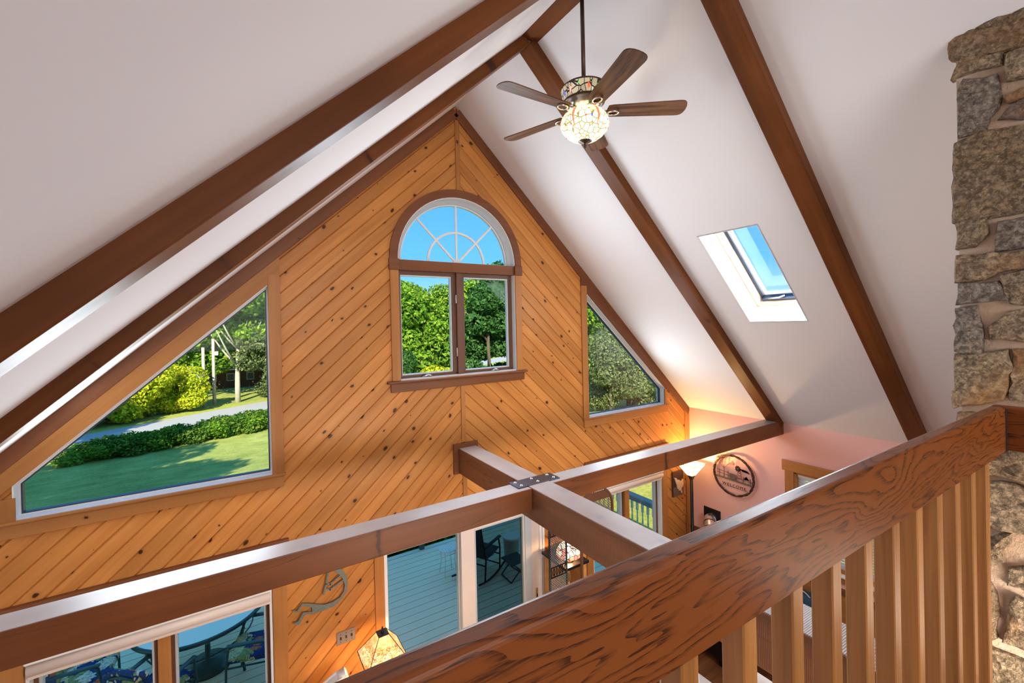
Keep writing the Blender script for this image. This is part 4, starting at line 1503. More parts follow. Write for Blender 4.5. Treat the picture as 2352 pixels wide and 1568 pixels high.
def wp(u, v, o=0.0):
    return (WX - o, WY - u, WZ + v)


rw = random.Random(12)
for k in range(5):
    ph, am = rw.uniform(0, 6.28), rw.uniform(0.006, 0.013)
    fr_ = rw.choice((7, 9, 11))
    pts = []
    for i in range(73):
        a = 2 * math.pi * i / 72
        r = WR + am * math.sin(fr_ * a + ph)
        pts.append(wp(r * 1.03 * math.cos(a), r * math.sin(a), 0.012 + am * math.cos(fr_ * a + ph)))
    obj('vine', tube(bmesh.new(), pts, 0.0065, 6, False), 'dark_twig', wr_, True)
tb = bmesh.new()
tube(tb, [wp(-0.135, -0.055), wp(-0.133, 0.0), wp(-0.135, 0.06)], [0.006, 0.005, 0.004], 6)


def twig(p, ang, ln, dep):
    q = (p[0] + ln * math.sin(ang), p[1] + ln * math.cos(ang))
    tube(tb, [wp(*p), wp(*q)], [0.0028 if dep > 1 else 0.0018] * 2, 4)
    if dep > 0:
        for s in (-0.42, 0.0, 0.40):
            if rw.random() < 0.85:
                twig(q, ang + s + rw.uniform(-0.12, 0.12), ln * rw.uniform(0.6, 0.8), dep - 1)


for a in (-0.75, -0.3, 0.2, 0.7):
    twig((-0.135, 0.06), a, 0.075, 3)
obj('bare_tree', tb, 'rust_metal', wr_)
beam('ground_board', wp(-0.25, -0.065), wp(0.25, -0.075), 0.012, 0.022, 'grey_wood', parent=wr_)
fb = bmesh.new()
for v_ in (-0.02, 0.015):
    tube(fb, [wp(-0.24, v_ + 0.012), wp(-0.06, v_ - 0.002)], 0.003, 5)
for u_ in (-0.2, -0.08):
    tube(fb, [wp(u_, -0.06), wp(u_, 0.035)], 0.0035, 5)
obj('fence', fb, 'dark_twig', wr_)
fb = bmesh.new()
for u_ in (0.13, 0.22):
    tube(fb, [wp(u_, -0.06), wp(u_, 0.01)], 0.0035, 5)
tube(fb, [wp(0.05, -0.025), wp(0.25, -0.035)], 0.003, 5)
obj('fence', fb, 'dark_twig', wr_)
obj('name_board', box(WX - 0.014, WX - 0.004, WY - 0.03, WY + 0.055, WZ - 0.055, WZ + 0.018, 0.002, 1), 'grey_wood', wr_)
wm = bmesh.new()
for s in (-1, 1):
    tube(wm, [wp(0.075 + s * 0.045, -0.062), wp(0.075 + s * 0.008, 0.10)], 0.0028, 5)
for v_ in (-0.03, 0.005, 0.04):
    hw = 0.045 - (v_ + 0.062) / 0.162 * 0.037
    tube(wm, [wp(0.075 - hw, v_), wp(0.075 + hw, v_ + 0.02)], 0.0022, 4)
    tube(wm, [wp(0.075 + hw, v_), wp(0.075 - hw, v_ + 0.02)], 0.0022, 4)
obj('windmill_tower', wm, 'rust_metal', wr_)
for k in range(9):
    a = 2 * math.pi * k / 9
    bm = bmesh.new()
    c_, s_ = math.cos(a), math.sin(a)
    P4 = [(0.008 * c_ - 0.004 * s_, 0.008 * s_ + 0.004 * c_), (0.04 * c_ - 0.010 * s_, 0.04 * s_ + 0.010 * c_), (0.04 * c_ + 0.010 * s_, 0.04 * s_ - 0.010 * c_), (0.008 * c_ + 0.004 * s_, 0.008 * s_ - 0.004 * c_)]
    f_ = bm.faces.new([bm.verts.new(wp(0.07 + x, 0.108 + z, 0.02)) for x, z in P4])
    bmesh.ops.solidify(bm, geom=[f_], thickness=0.002)
    obj('windmill_blade', bm, 'blue_metal' if k % 3 else 'rust_metal', wr_)
bm = bmesh.new()
f_ = bm.faces.new([bm.verts.new(wp(x, z, 0.012)) for x, z in ((0.09, 0.115), (0.19, 0.105), (0.225, 0.075), (0.12, 0.085))])
bmesh.ops.solidify(bm, geom=[f_], thickness=0.003)
obj('windmill_tail', bm, 'blue_metal', wr_)
bh = bmesh.new()
tube(bh, [wp(0.175, -0.07), wp(0.175, -0.01)], 0.004, 5)
f_ = bh.faces.new([bh.verts.new(wp(x, z, 0.012)) for x, z in ((0.14, -0.015), (0.145, 0.0), (0.175, 0.032), (0.205, 0.0), (0.21, -0.015))])
bmesh.ops.solidify(bh, geom=[f_], thickness=0.012)
obj('birdhouse', bh, 'cream_wood', wr_)
obj('letter_wire', tube(bmesh.new(), [wp(-0.175, -0.165), wp(0.185, -0.165)], 0.002, 5), 'dark_twig', wr_)
ft = bpy.data.curves.new('welcome', 'FONT')
ft.body = 'WELCOME'
ft.size = 0.055
ft.space_character = 1.35
ft.extrude = 0.002
ft.align_x = 'CENTER'
fo = bpy.data.objects.new('welcome', ft)
COL.objects.link(fo)
bpy.context.view_layer.update()
fm = bpy.data.meshes.new_from_object(fo.evaluated_get(bpy.context.evaluated_depsgraph_get()))
bpy.data.objects.remove(fo, do_unlink=True)
fm.materials.clear()
fm.materials.append(mat('dark_twig'))
lt = new_obj('lettering', fm, wr_)
lt.matrix_basis = Matrix(((0, 0, -1, 0), (-1, 0, 0, 0), (0, 1, 0, 0), (0, 0, 0, 1)))
lt.location = Vector(wp(0.0, -0.160)) - ORG[wr_.name]

# stove duct through the wall
dk = thing('stove_pipe', 'foil-wrapped flexible stove pipe bending out of a black wall plate', 'pipe', (XR - 0.2, 3.64, Z(-3.1)))
obj('wall_plate', box(XR - 0.012, XR, 3.52, 3.768, Z(-2.90), Z(-2.645), 0.002, 1), 'black_metal', dk)
pts = [(XR - 0.01, 3.645, Z(-2.78)), (XR - 0.08, 3.64, Z(-2.78))] + [(XR - 0.08 - 0.15 * math.sin(a), 3.635 - 0.10 * a, Z(-2.93) + 0.15 * math.cos(a)) for a in [math.pi / 2 * k / 8 for k in range(9)]] + [(XR - 0.23, 3.47, Z(-3.15))]
obj('duct', tube(bmesh.new(), pts, 0.075, 18), 'foil_pipe', dk, True)
for k in (1, 4, 6):
    p, q = Vector(pts[k]), Vector(pts[k + 1])
    d = (q - p).normalized()
    rb_ = bmesh.new()
    tube(rb_, [p, p + d * 0.012], 0.078, 18)
    obj('clamp_band', rb_, 'black_metal', dk)
st_ = thing('pellet_stove', 'black stove under the wall pipe, mostly hidden by the railing', 'stove', (XR - 0.30, 3.40, 0))
obj('body', box(XR - 0.56, XR - 0.05, 3.18, 3.60, 0.08, Z(-3.15), 0.02), 'black_metal', st_)
obj('door', box(XR - 0.575, XR - 0.56, 3.24, 3.54, 0.35, 0.95, 0.01), 'bronze', st_)
for sx_ in (-0.52, -0.10):
    for sy_ in (3.22, 3.56):
        obj('leg', box(XR + sx_ - 0.02, XR + sx_ + 0.02, sy_ - 0.02, sy_ + 0.02, 0.0, 0.08), 'black_metal', st_)

# little animal picture on the pine between window and corner
pc = thing('cat_picture', 'small dark panel with a tan cat in relief, beside the torchiere', 'wall art', (5.27, YG - 0.02, Z(-2.52)))
PX0, PX1, PZ0, PZ1 = 5.16, 5.395, Z(-2.505), Z(-2.15)
obj('panel', box(PX0, PX1, YG - 0.03, YG - 0.012, PZ0, PZ1, 0.003, 1), 'picture_dark', pc)
obj('lower_panel', box(PX0 + 0.004, PX1 - 0.004, YG - 0.033, YG - 0.02, PZ0 + 0.004, PZ0 + 0.135), 'picture_grey', pc)
cat = [(0.08, 0.22), (0.23, 0.24), (0.43, 0.37), (0.55, 0.36), (0.61, 0.41), (0.75, 0.43), (0.88, 0.36), (0.91, 0.59), (0.83, 0.67), (0.71, 0.72), (0.79, 0.92), (0.71, 0.91), (0.6, 0.78), (0.46, 0.78), (0.5, 0.73), (0.35, 0.69), (0.3, 0.55), (0.13, 0.3)]
P = [(PX0 + u * (PX1 - PX0), PZ1 - v * (PZ1 - PZ0)) for u, v in cat]
ct = obj('cat_relief', prism_xz(bmesh.new(), P[::-1], YG - 0.045, YG - 0.028), 'cat_tan', pc)
for u in (0.60, 0.78):
    eb = bmesh.new()
    lathe(eb, [(0, 0.004), (0.008, 0.002), (0.009, 0.0)], 10)
    Me = Matrix.Rotation(math.pi / 2, 4, 'X')
    Me.translation = Vector((PX0 + u * 0.235, YG - 0.045, PZ1 - 0.53 * 0.355))
    obj('eye', eb, 'eye_yellow', ct, M=Me)

# torchiere
tl = thing('torchiere_lamp', 'lit torchiere with square glass uplight and black pole in the corner', 'floor lamp', (5.295, 3.77, 0))
obj('base', lathe(bmesh.new(), [(0, 0.03), (0.03, 0.03), (0.05, 0.02), (0.13, 0.012), (0.14, 0.0), (0, 0)], 28, (5.295, 3.77, 0)), 'black_metal', tl, True)
obj('pole', tube(bmesh.new(), [(5.295, 3.77, 0.02), (5.295, 3.77, Z(-2.19))], 0.021, 12), 'black_metal', tl, True)
obj('socket', lathe(bmesh.new(), [(0, 0.0), (0.03, 0.0), (0.034, 0.02), (0.06, 0.06), (0, 0.06)], 4, (5.295, 3.77, Z(-2.21)), math.pi / 4), 'bronze', tl)
sh_ = None
for k in range(4):
    a = math.pi / 2 * k
    ca, sa = math.cos(a), math.sin(a)
    q = [(0.042, -0.042, Z(-2.155)), (0.042, 0.042, Z(-2.155)), (0.135, 0.135, Z(-1.995)), (0.135, -0.135, Z(-1.995))]
    bm = bmesh.new()
    f_ = bm.faces.new([bm.verts.new((5.295 + x * ca - y * sa, 3.77 + x * sa + y * ca, z)) for x, y, z in q])
    bmesh.ops.solidify(bm, geom=[f_], thickness=0.004)
    obj('glass_panel', bm, 'torchiere_glass', tl)
rim = bmesh.new()
cn = [(5.295 + sx_ * 0.137, 3.77 + sy_ * 0.137, Z(-1.993)) for sx_, sy_ in ((-1, -1), (1, -1), (1, 1), (-1, 1))]
cb = [(5.295 + sx_ * 0.043, 3.77 + sy_ * 0.043, Z(-2.155)) for sx_, sy_ in ((-1, -1), (1, -1), (1, 1), (-1, 1))]
for i in range(4):
    tube(rim, [cn[i], cn[(i + 1) % 4]], 0.004, 6)
    tube(rim, [cn[i], cb[i]], 0.003, 6)
obj('shade_frame', rim, 'bronze', tl)
l_ = lamp('POINT', 'torchiere_bulb', (0, 0, 0), 46, (1.0, 0.60, 0.24), 0.04)
l_.parent = tl
l_.location = (0, 0, Z(-2.01))

# floor lamp with landscape glass shade at the sliding door
LX, LY = 0.955, 3.59
fl2 = thing('stained_glass_lamp', 'lit lamp with four-sided landscape stained-glass shade beside the patio door', 'lamp', (LX, LY, 0))
obj('base', lathe(bmesh.new(), [(0, 0.03), (0.03, 0.03), (0.12, 0.015), (0.13, 0.0), (0, 0)], 24, (LX, LY, 0)), 'bronze', fl2, True)
obj('pole', tube(bmesh.new(), [(LX, LY, 0.02), (LX, LY, Z(-2.52))], 0.012, 10), 'bronze', fl2, True)
for k in range(4):
    a = math.pi / 2 * k
    ca, sa = math.cos(a), math.sin(a)
    q = [(0.165, -0.165, Z(-2.70)), (0.165, 0.165, Z(-2.70)), (0.04, 0.04, Z(-2.515)), (0.04, -0.04, Z(-2.515))]
    bm = bmesh.new()
    f_ = bm.faces.new([bm.verts.new((LX + x * ca - y * sa, LY + x * sa + y * ca, z)) for x, y, z in q])
    bmesh.ops.solidify(bm, geom=[f_], thickness=0.004)
    obj('glass_panel', bm, 'landscape_glass', fl2)
lf = bmesh.new()
cn = [(LX + sx_ * 0.166, LY + sy_ * 0.166, Z(-2.70)) for sx_, sy_ in ((-1, -1), (1, -1), (1, 1), (-1, 1))]
cb = [(LX + sx_ * 0.041, LY + sy_ * 0.041, Z(-2.514)) for sx_, sy_ in ((-1, -1), (1, -1), (1, 1), (-1, 1))]
for i in range(4):
    tube(lf, [cn[i], cn[(i + 1) % 4]], 0.0035, 6)
    tube(lf, [cn[i], cb[i]], 0.003, 6)
    tube(lf, [cb[i], cb[(i + 1) % 4]], 0.003, 6)
obj('shade_leading', lf, 'bronze', fl2)
obj('top_plate', box(LX - 0.042, LX + 0.042, LY - 0.042, LY + 0.042, Z(-2.514), Z(-2.508)), 'plate_metal', fl2)
obj('finial', lathe(bmesh.new(), [(0, 0.05), (0.005, 0.046), (0.008, 0.03), (0.006, 0.015), (0.014, 0.006), (0.012, 0.0), (0, 0)], 12, (LX, LY, Z(-2.508))), 'black_metal', fl2, True)
l_ = lamp('POINT', 'floor_lamp_bulb', (0, 0, 0), 16, (1.0, 0.62, 0.28), 0.05)
l_.parent = fl2
l_.location = (0, 0, Z(-2.72))

# metal flute player on the pine
kk = thing('flute_player_figure', 'verdigris metal flute-player silhouette hung on pine boards under the tie beam', 'wall art', (0.55, YG - 0.02, Z(-2.45)))
body = [(0.707, 2.275), (0.738, 2.229), (0.76, 2.186), (0.768, 2.116), (0.757, 2.048), (0.714, 1.999), (0.654, 1.962), (0.581, 1.957), (0.488, 1.957), (0.426, 1.977), (0.379, 1.907), (0.342, 1.925), (0.339, 1.941), (0.37, 1.937), (0.409, 1.998), (0.481, 1.979), (0.479, 2.014), (0.407, 2.056), (0.378, 2.013), (0.331, 2.031), (0.33, 2.043), (0.368, 2.028), (0.404, 2.076), (0.479, 2.045), (0.574, 2.002), (0.64, 2.001), (0.7, 2.02), (0.735, 2.063), (0.743, 2.116), (0.732, 2.16), (0.719, 2.192), (0.695, 2.224), (0.660, 2.262), (0.655, 2.30), (0.685, 2.325)]
obj('body', prism_xz(bmesh.new(), body, YG - 0.030, YG - 0.024), 'verdigris_metal', kk)


def strip(pts, w, y0_, y1_):
    bm = bmesh.new()
    for (xa, za), (xb, zb) in zip(pts, pts[1:]):
        d = Vector((xb - xa, zb - za)).normalized() * w / 2
        n = Vector((-d.y, d.x))
        prism_xz(bm, [(xa - d.x * .5 + n.x, za - d.y * .5 + n.y), (xa - d.x * .5 - n.x, za - d.y * .5 - n.y), (xb + d.x * .5 - n.x, zb + d.y * .5 - n.y), (xb + d.x * .5 + n.x, zb + d.y * .5 + n.y)], y0_, y1_)
    return bm


obj('arm', strip([(0.715, 2.209), (0.625, 2.156), (0.597, 2.18)], 0.014, YG - 0.0305, YG - 0.0235), 'verdigris_metal', kk)
obj('arm', strip([(0.737, 2.162), (0.622, 2.112), (0.588, 2.134)], 0.014, YG - 0.0305, YG - 0.0235), 'verdigris_metal', kk)
obj('flute', strip([(0.655, 2.31), (0.613, 2.27), (0.594, 2.175), (0.571, 2.093)], 0.015, YG - 0.033, YG - 0.024), 'verdigris_metal', kk)
for hx, hz in ((0.75, 2.1), (0.55, 1.98)):
    obj('standoff', box(hx - 0.004, hx + 0.004, YG - 0.026, YG, hz - 0.004, hz + 0.004), 'black_metal', kk)
# triple switch
sw = thing('switch_plate', 'brushed metal triple light-switch plate beside the stained-glass lamp', 'light switch', (0.748, YG - 0.005, 1.593))
obj('plate', box(0.67, 0.826, YG - 0.008, YG - 0.001, 1.593, 1.705, 0.003, 1), 'steel_plate', sw)
for k in range(3):
    xx = 0.70 + 0.046 * k + 0.002
    obj('toggle', box(xx - 0.006, xx + 0.006, YG - 0.016, YG - 0.007, 1.638, 1.660, 0.002, 1), 'dark_slot', sw)
    for zz in (1.617, 1.682):
        obj('screw', box(xx - 0.003, xx + 0.003, YG - 0.010, YG - 0.007, zz - 0.003, zz + 0.003), 'dark_slot', sw)

# white wing chair back just showing below the switch
wc = thing('wing_chair', 'white upholstered high-backed chair showing its corner below the light switch', 'chair', (0.42, 3.55, 0))
bk = bmesh.new()
prof = [(0.10, 0.45), (0.72, 0.45), (0.72, 1.40), (0.708, 1.50), (0.69, 1.572), (0.665, 1.565), (0.62, 1.525), (0.42, 1.42), (0.20, 1.40), (0.14, 1.38), (0.11, 1.30)]
prism_xz(bk, prof, 3.66, 3.78)
bmesh.ops.bevel(bk, geom=bk.edges[:], offset=0.018, segments=2, affect='EDGES')
obj('backrest', bk, 'white_fabric', wc, True)
obj('seat', box(0.12, 0.70, 3.16, 3.70, 0.30, 0.48, 0.04, 3), 'white_fabric', wc, True)
for sx_ in (0.16, 0.66):
    obj('armrest', box(sx_ - 0.05, sx_ + 0.05, 3.18, 3.68, 0.45, 0.68, 0.03, 3), 'white_fabric', wc, True)
    for sy_ in (3.2, 3.72):
        obj('leg', box(sx_ - 0.02, sx_ + 0.02, sy_ - 0.02, sy_ + 0.02, 0.0, 0.31, 0.004, 1), 'dark_trim', wc)

# ------------------------------------------------------------------ lattice screen, cabinet and rose lamp right of the door
def lattice(bm, xa, xb, za, zb, y, pitch=0.024, rad=0.0028):
    L_, H_ = xb - xa, zb - za
    for s in (1, -1):
        c = -H_
        while c < L_:
            x_0, x_1 = max(0, c), min(L_, c + H_)
            if x_1 - x_0 > 0.004:
                z_0, z_1 = x_0 - c, x_1 - c
                if s > 0:
                    tube(bm, [(xa + x_0, y, za + z_0), (xa + x_1, y, za + z_1)], rad, 3, False)
                else:
                    tube(bm, [(xa + x_0, y, zb - z_0), (xa + x_1, y, zb - z_1)], rad, 3, False)
            c += pitch
    return bm


sc1 = thing('metal_screen', 'dark wrought-metal lattice screen panel just right of the patio door', 'screen', (2.70, 3.44, 0))
ya = 3.44
xa, xb = 2.567, 2.78
zb_ = Z(-2.02)
for xx in (xa, xb):
    obj('upright', tube(bmesh.new(), [(xx, ya, 0), (xx, ya, zb_)], 0.010, 8), 'black_metal', sc1, True)
zz = zb_
secs = []
while zz > 0.35:
    for kind_, hh in (('ornament', 0.11), ('mesh', 0.30)):
        z2 = zz - hh
        if z2 < 0.1:
            continue
        if kind_ == 'ornament':
            ob = bmesh.new()
            bx(ob, xa, xb, ya - 0.004, ya + 0.004, zz - 0.012, zz)
            bx(ob, xa, xb, ya - 0.004, ya + 0.004, z2, z2 + 0.012)
            n_ = 6
            for i in range(n_):
                xm = xa + (i + 0.5) * (xb - xa) / n_
                lp = [(xm + 0.012 * math.cos(q), ya, (zz + z2) / 2 + 0.036 * math.sin(q)) for q in [2 * math.pi * j / 12 for j in range(13)]]
                tube(ob, lp, 0.0035, 5, False)
                tube(ob, [(xm, ya, z2 + 0.01), (xm, ya, zz - 0.01)], 0.003, 5, False)
            obj('ornament_band', ob, 'black_metal', sc1)
        else:
            o_ = obj('wire_mesh', lattice(bmesh.new(), xa, xb, z2, zz, ya), 'black_metal', sc1)
            o_['kind'] = 'stuff'
        zz = z2
for yy in (3.37, 3.51):
    obj('foot', tube(bmesh.new(), [(xa, ya, 0.012), (xa, yy, 0.012)], 0.01, 6), 'black_metal', sc1, True)
    obj('foot', tube(bmesh.new(), [(xb, ya, 0.012), (xb, yy, 0.012)], 0.01, 6), 'black_metal', sc1, True)

sc2 = thing('arched_screen', 'round-topped brown screen with wire lattice seen above the centre beam', 'screen', (3.25, 3.5, 0))
AX, AY, AZ, AW = 3.19, 3.42, Z(-1.985), 0.235
sc_out = [(AX + AW * math.cos(a), AZ + 0.235 * math.sin(a)) for a in [math.pi * k / 20 for k in range(21)]]
sc_in = [(AX + (AW - 0.02) * math.cos(a), AZ + 0.215 * math.sin(a)) for a in [math.pi * k / 20 for k in range(21)]]
obj('arched_frame', ring_xz(bmesh.new(), [(AX + AW, 0.02)] + sc_out + [(AX - AW, 0.02)], [(AX + AW - 0.02, 0.02)] + sc_in + [(AX - AW + 0.02, 0.02)], AY - 0.012, AY + 0.012, False), 'sash_brown', sc2)
band2 = [(AX - 0.20, AZ + 0.09), (AX + 0.20, AZ + 0.09), (AX + 0.17, AZ + 0.145), (AX + 0.13, AZ + 0.178), (AX - 0.13, AZ + 0.178), (AX - 0.17, AZ + 0.145)]
obj('band', prism_xz(bmesh.new(), band2, AY - 0.006, AY + 0.006), 'sash_brown', sc2)
obj('band', box(AX - 0.213, AX + 0.213, AY - 0.006, AY + 0.006, 0.6, 0.72), 'sash_brown', sc2)
lt_ = bmesh.new()
lattice(lt_, AX - 0.213, AX + 0.213, AZ - 0.30, AZ + 0.09, AY, 0.028, 0.0032)
lattice(lt_, AX - 0.09, AX + 0.09, AZ + 0.178, AZ + 0.212, AY, 0.02, 0.0028)
o_ = obj('wire_mesh', lt_, 'sash_brown', sc2)
o_['kind'] = 'stuff'
for sx_ in (-1, 1):
    obj('foot', box(AX + sx_ * 0.225 - 0.012, AX + sx_ * 0.225 + 0.012, AY - 0.06, AY + 0.06, 0.0, 0.03), 'sash_brown', sc2)

cb1 = thing('corner_shelf', 'honey pine shelf unit with black top behind the metal screen', 'shelf', (3.05, 3.72, 0))
TZ = Z(-2.55)
obj('top', box(2.82, 3.14, 3.50, 3.93, TZ - 0.03, TZ, 0.004, 1), 'black_metal', cb1)
obj('back_panel', box(2.95, 3.48, 3.93, 3.955, 0.05, TZ - 0.03), 'honey_wood', cb1)
obj('side_panel', box(3.10, 3.125, 3.55, 3.93, 0.05, TZ - 0.03), 'honey_wood', cb1)
obj('front_panel', box(2.86, 2.885, 3.55, 3.93, 0.05, TZ - 0.03), 'honey_wood', cb1)
for zz in (0.3, 0.8, 1.3):
    obj('shelf_board', box(2.885, 3.10, 3.54, 3.93, zz, zz + 0.025), 'honey_wood', cb1)
for px_ in ((2.87, 3.56),):
    obj('corner_post', box(px_[0] - 0.025, px_[0] + 0.025, px_[1] - 0.03, px_[1] + 0.02, 0.0, TZ - 0.031, 0.004, 1), 'honey_wood', cb1)
    obj('post_cap', box(px_[0] - 0.033, px_[0] + 0.033, px_[1] - 0.04, px_[1] + 0.03, TZ - 0.16, TZ - 0.06, 0.01, 1), 'brass', cb1)
rl_ = thing('rose_lamp', 'small lit rose stained-glass lamp on the black shelf top', 'lamp', (2.955, 3.62, TZ))
obj('base', lathe(bmesh.new(), [(0, 0.05), (0.015, 0.05), (0.02, 0.02), (0.05, 0.01), (0.055, 0.0), (0, 0)], 16, (2.955, 3.62, TZ)), 'bronze', rl_, True)
obj('shade', lathe(bmesh.new(), [(0.03, 0.20), (0.06, 0.19), (0.10, 0.155), (0.125, 0.11), (0.13, 0.065)], 28, (2.955, 3.62, TZ)), 'rose_glass', rl_, True)
obj('shade_cap', lathe(bmesh.new(), [(0, 0.225), (0.012, 0.215), (0.034, 0.2), (0.03, 0.195), (0, 0.195)], 14, (2.955, 3.62, TZ)), 'bronze', rl_, True)
l_ = lamp('POINT', 'rose_lamp_bulb', (0, 0, 0), 7, (1.0, 0.60, 0.26), 0.03)
l_.parent = rl_
l_.location = (0, 0, 0.055)

# ------------------------------------------------------------------ plank table, tufted chairs, cloth and bag by the pink wall
TT = Z(-3.40)
tb1 = thing('console_table', 'dark rustic plank console against the pink wall, seen between balusters', 'table', (5.27, 1.9, 0))
for k in range(2):
    x0_ = 5.04 + k * 0.246
    M, L = frame_x((x0_ + 0.122, 1.1, TT - 0.025), (x0_ + 0.122, 2.95, TT - 0.025), (0, 0, 1))
    obj('table_plank', box(-L / 2, L / 2, -0.121, 0.121, -0.025, 0.025, 0.006, 1), 'rustic_plank', tb1, M=M)
for lx_ in (5.09, 5.48):
    for ly_ in (1.2, 2.85):
        obj('leg', box(lx_ - 0.035, lx_ + 0.035, ly_ - 0.035, ly_ + 0.035, 0, TT - 0.05, 0.006, 1), 'rustic_plank', tb1)
obj('apron', box(5.10, 5.47, 1.22, 2.83, TT - 0.13, TT - 0.05), 'rustic_plank', tb1)


def tufted_chair(bxk, cy, lab):
    t_ = thing('tufted_chair', lab, 'chair', (bxk + 0.16, cy, 0), group='tufted white chairs below the loft')
    # back panel at x ~ 3.9, facing +x (the table); buttons on its room side
    bm = bmesh.new()
    nu, nv = 18, 16
    G = []
    for i in range(nu + 1):
        row = []
        for j in range(nv + 1):
            u, v = i / nu, j / nv
            y = cy - 0.24 + 0.48 * u
            z = 0.45 + 0.50 * v - 0.03 * (abs(u - 0.5) * 2) ** 3 * v
            e = min(u, 1 - u, 1 - v) * 8
            th_ = 0.05 * min(1, e) ** 0.5
            tuft = 0.018 * (abs(math.sin(math.pi * (u * 3 + v * 2))) * abs(math.sin(math.pi * (u * 3 - v * 2)))) ** 0.5
            row.append(bm.verts.new((bxk - th_ * 0.7 - tuft * min(1, e), y, z)))
        G.append(row)
    for i in range(nu):
        for j in range(nv):
            bm.faces.new((G[i][j], G[i + 1][j], G[i + 1][j + 1], G[i][j + 1]))
    r2 = bmesh.ops.extrude_face_region(bm, geom=bm.faces[:])
    for v in r2['geom']:
        if isinstance(v, bmesh.types.BMVert):
            v.co.x = bxk + (bxk - v.co.x) * 0.9
    obj('backrest', bm, 'white_fabric', t_, True)
    obj('seat', box(bxk - 0.02, bxk + 0.46, cy - 0.24, cy + 0.24, 0.38, 0.50, 0.04, 3), 'white_fabric', t_, True)
    for a in (bxk + 0.02, bxk + 0.42):
        for b in (-0.2, 0.2):
            obj('leg', box(a - 0.018, a + 0.018, cy + b - 0.018, cy + b + 0.018, 0, 0.40, 0.003, 1), 'dark_trim', t_)


tufted_chair(3.74, 2.86, 'white tufted chair at the far left, below the first baluster')
tufted_chair(4.16, 2.20, 'white tufted chair seen in the gap under the centre beam')
bg = thing('tote_bag', 'dark blue cloth bag standing on the console by the pink wall', 'bag', (5.40, 2.44, TT))
bgb = bmesh.new()
bmesh.ops.create_cube(bgb, size=1.0)
bmesh.ops.subdivide_edges(bgb, edges=bgb.edges[:], cuts=4, use_grid_fill=True)
for v in bgb.verts:
    s = 1.0 - 0.25 * (v.co.z + 0.5)
    nn_ = noise.noise(v.co * 4) * 0.05
    v.co = Vector((5.40 + v.co.x * 0.16 * s + nn_ * 0.2, 2.42 + v.co.y * 0.30 + nn_ * 0.2, TT + 0.131 + v.co.z * 0.26))
obj('bag_body', bgb, 'denim_fabric', bg, True)
hp = [(5.36, 2.32 + 0.2 * k / 8, TT + 0.24 + 0.06 * math.sin(math.pi * k / 8)) for k in range(9)]
obj('handle', tube(bmesh.new(), hp, 0.006, 6), 'runner_fabric', bg, True)

# ------------------------------------------------------------------ deck and what stands on it
DZ = -0.07
dkk = thing('deck', 'blue-grey composite board deck outside the patio door', 'deck', (2.0, 6.3, DZ - 0.2))
bd0 = None
NB = 25
for k in range(NB):
    yy = 4.24 + 0.1577 * k + 0.07
    if bd0 is None:
        bd0 = obj('deck_board', box(-4.9, 4.9, -0.073, 0.073, -0.012, 0.0), 'deck_board_composite', dkk, M=Matrix.Translation((1.75, yy, DZ)))
    else:
        c_ = bd0.copy()
        COL.objects.link(c_)
        c_.parent = dkk
        c_.location = Vector((1.75, yy, DZ)) - ORG[dkk.name]
obj('gap_shade_sheet', box(-3.1, 6.6, 4.2, 8.18, DZ - 0.16, DZ - 0.0121), 'dark_slot', dkk)  # dark sheet under the boards, added as the shade in their gaps
obj('border_board', box(-3.15, 6.65, 8.19, 8.30, DZ - 0.025, DZ, 0.004, 1), 'baluster_cream', dkk)
obj('rim_joist', box(-3.15, 6.65, 8.26, 8.30, DZ - 0.25, DZ - 0.026), 'rail_bluegrey', dkk)
obj('rim_joist', box(6.65, 6.69, 4.17, 8.30, DZ - 0.25, DZ - 0.002), 'rail_bluegrey', dkk)
for px_, py_ in ((-3.0, 8.2), (0.0, 8.2), (3.15, 8.2), (6.6, 8.2), (6.6, 4.3), (-3.0, 4.4)):
    obj('post', box(px_ - 0.05, px_ + 0.05, py_ - 0.05, py_ + 0.05, -0.85, DZ - 0.03), 'post_green', dkk)

dr = thing('deck_railing', 'deck railing with blue-grey cap and cream turned balusters outside the right window', 'railing', (6.6, 6.3, DZ))
beam('cap', (6.62, 4.3, DZ + 0.95), (6.62, 8.15, DZ + 0.95), 0.15, 0.035, 'rail_bluegrey', parent=dr)
beam('sub_rail', (6.62, 4.3, DZ + 0.885), (6.62, 8.15, DZ + 0.885), 0.045, 0.09, 'rail_bluegrey', parent=dr)
beam('bottom_rail', (6.62, 4.3, DZ + 0.1), (6.62, 8.15, DZ + 0.1), 0.045, 0.07, 'rail_bluegrey', parent=dr)
b0_ = None
for k in range(28):
    yy = 4.36 + 0.132 * k
    if b0_ is None:
        bm = bmesh.new()
        bx(bm, -0.019, 0.019, -0.019, 0.019, 0.0, 0.17)
        bx(bm, -0.019, 0.019, -0.019, 0.019, 0.56, 0.73)
        lathe(bm, [(0.018, 0.165), (0.012, 0.19), (0.017, 0.22), (0.011, 0.27), (0.018, 0.37), (0.011, 0.47), (0.017, 0.52), (0.012, 0.545), (0.018, 0.565)], 8)
        b0_ = obj('baluster', bm, 'baluster_cream', dr, M=Matrix.Translation((6.62, yy, DZ + 0.125)))
    else:
        c_ = b0_.copy()
        COL.objects.link(c_)
        c_.parent = dr
        c_.location = Vector((6.62, yy, DZ + 0.125)) - ORG[dr.name]
for yy in (4.32, 8.13):
    obj('post', box(6.57, 6.67, yy - 0.05, yy + 0.05, DZ, DZ + 0.93), 'rail_bluegrey', dr)

tag(beam('deck_post', (3.0, 8.245, DZ), (3.0, 8.245, 1.0), 0.09, 0.09, 'post_green', up=(0, 1, 0)), 'dark green post at the far edge of the deck', 'post')
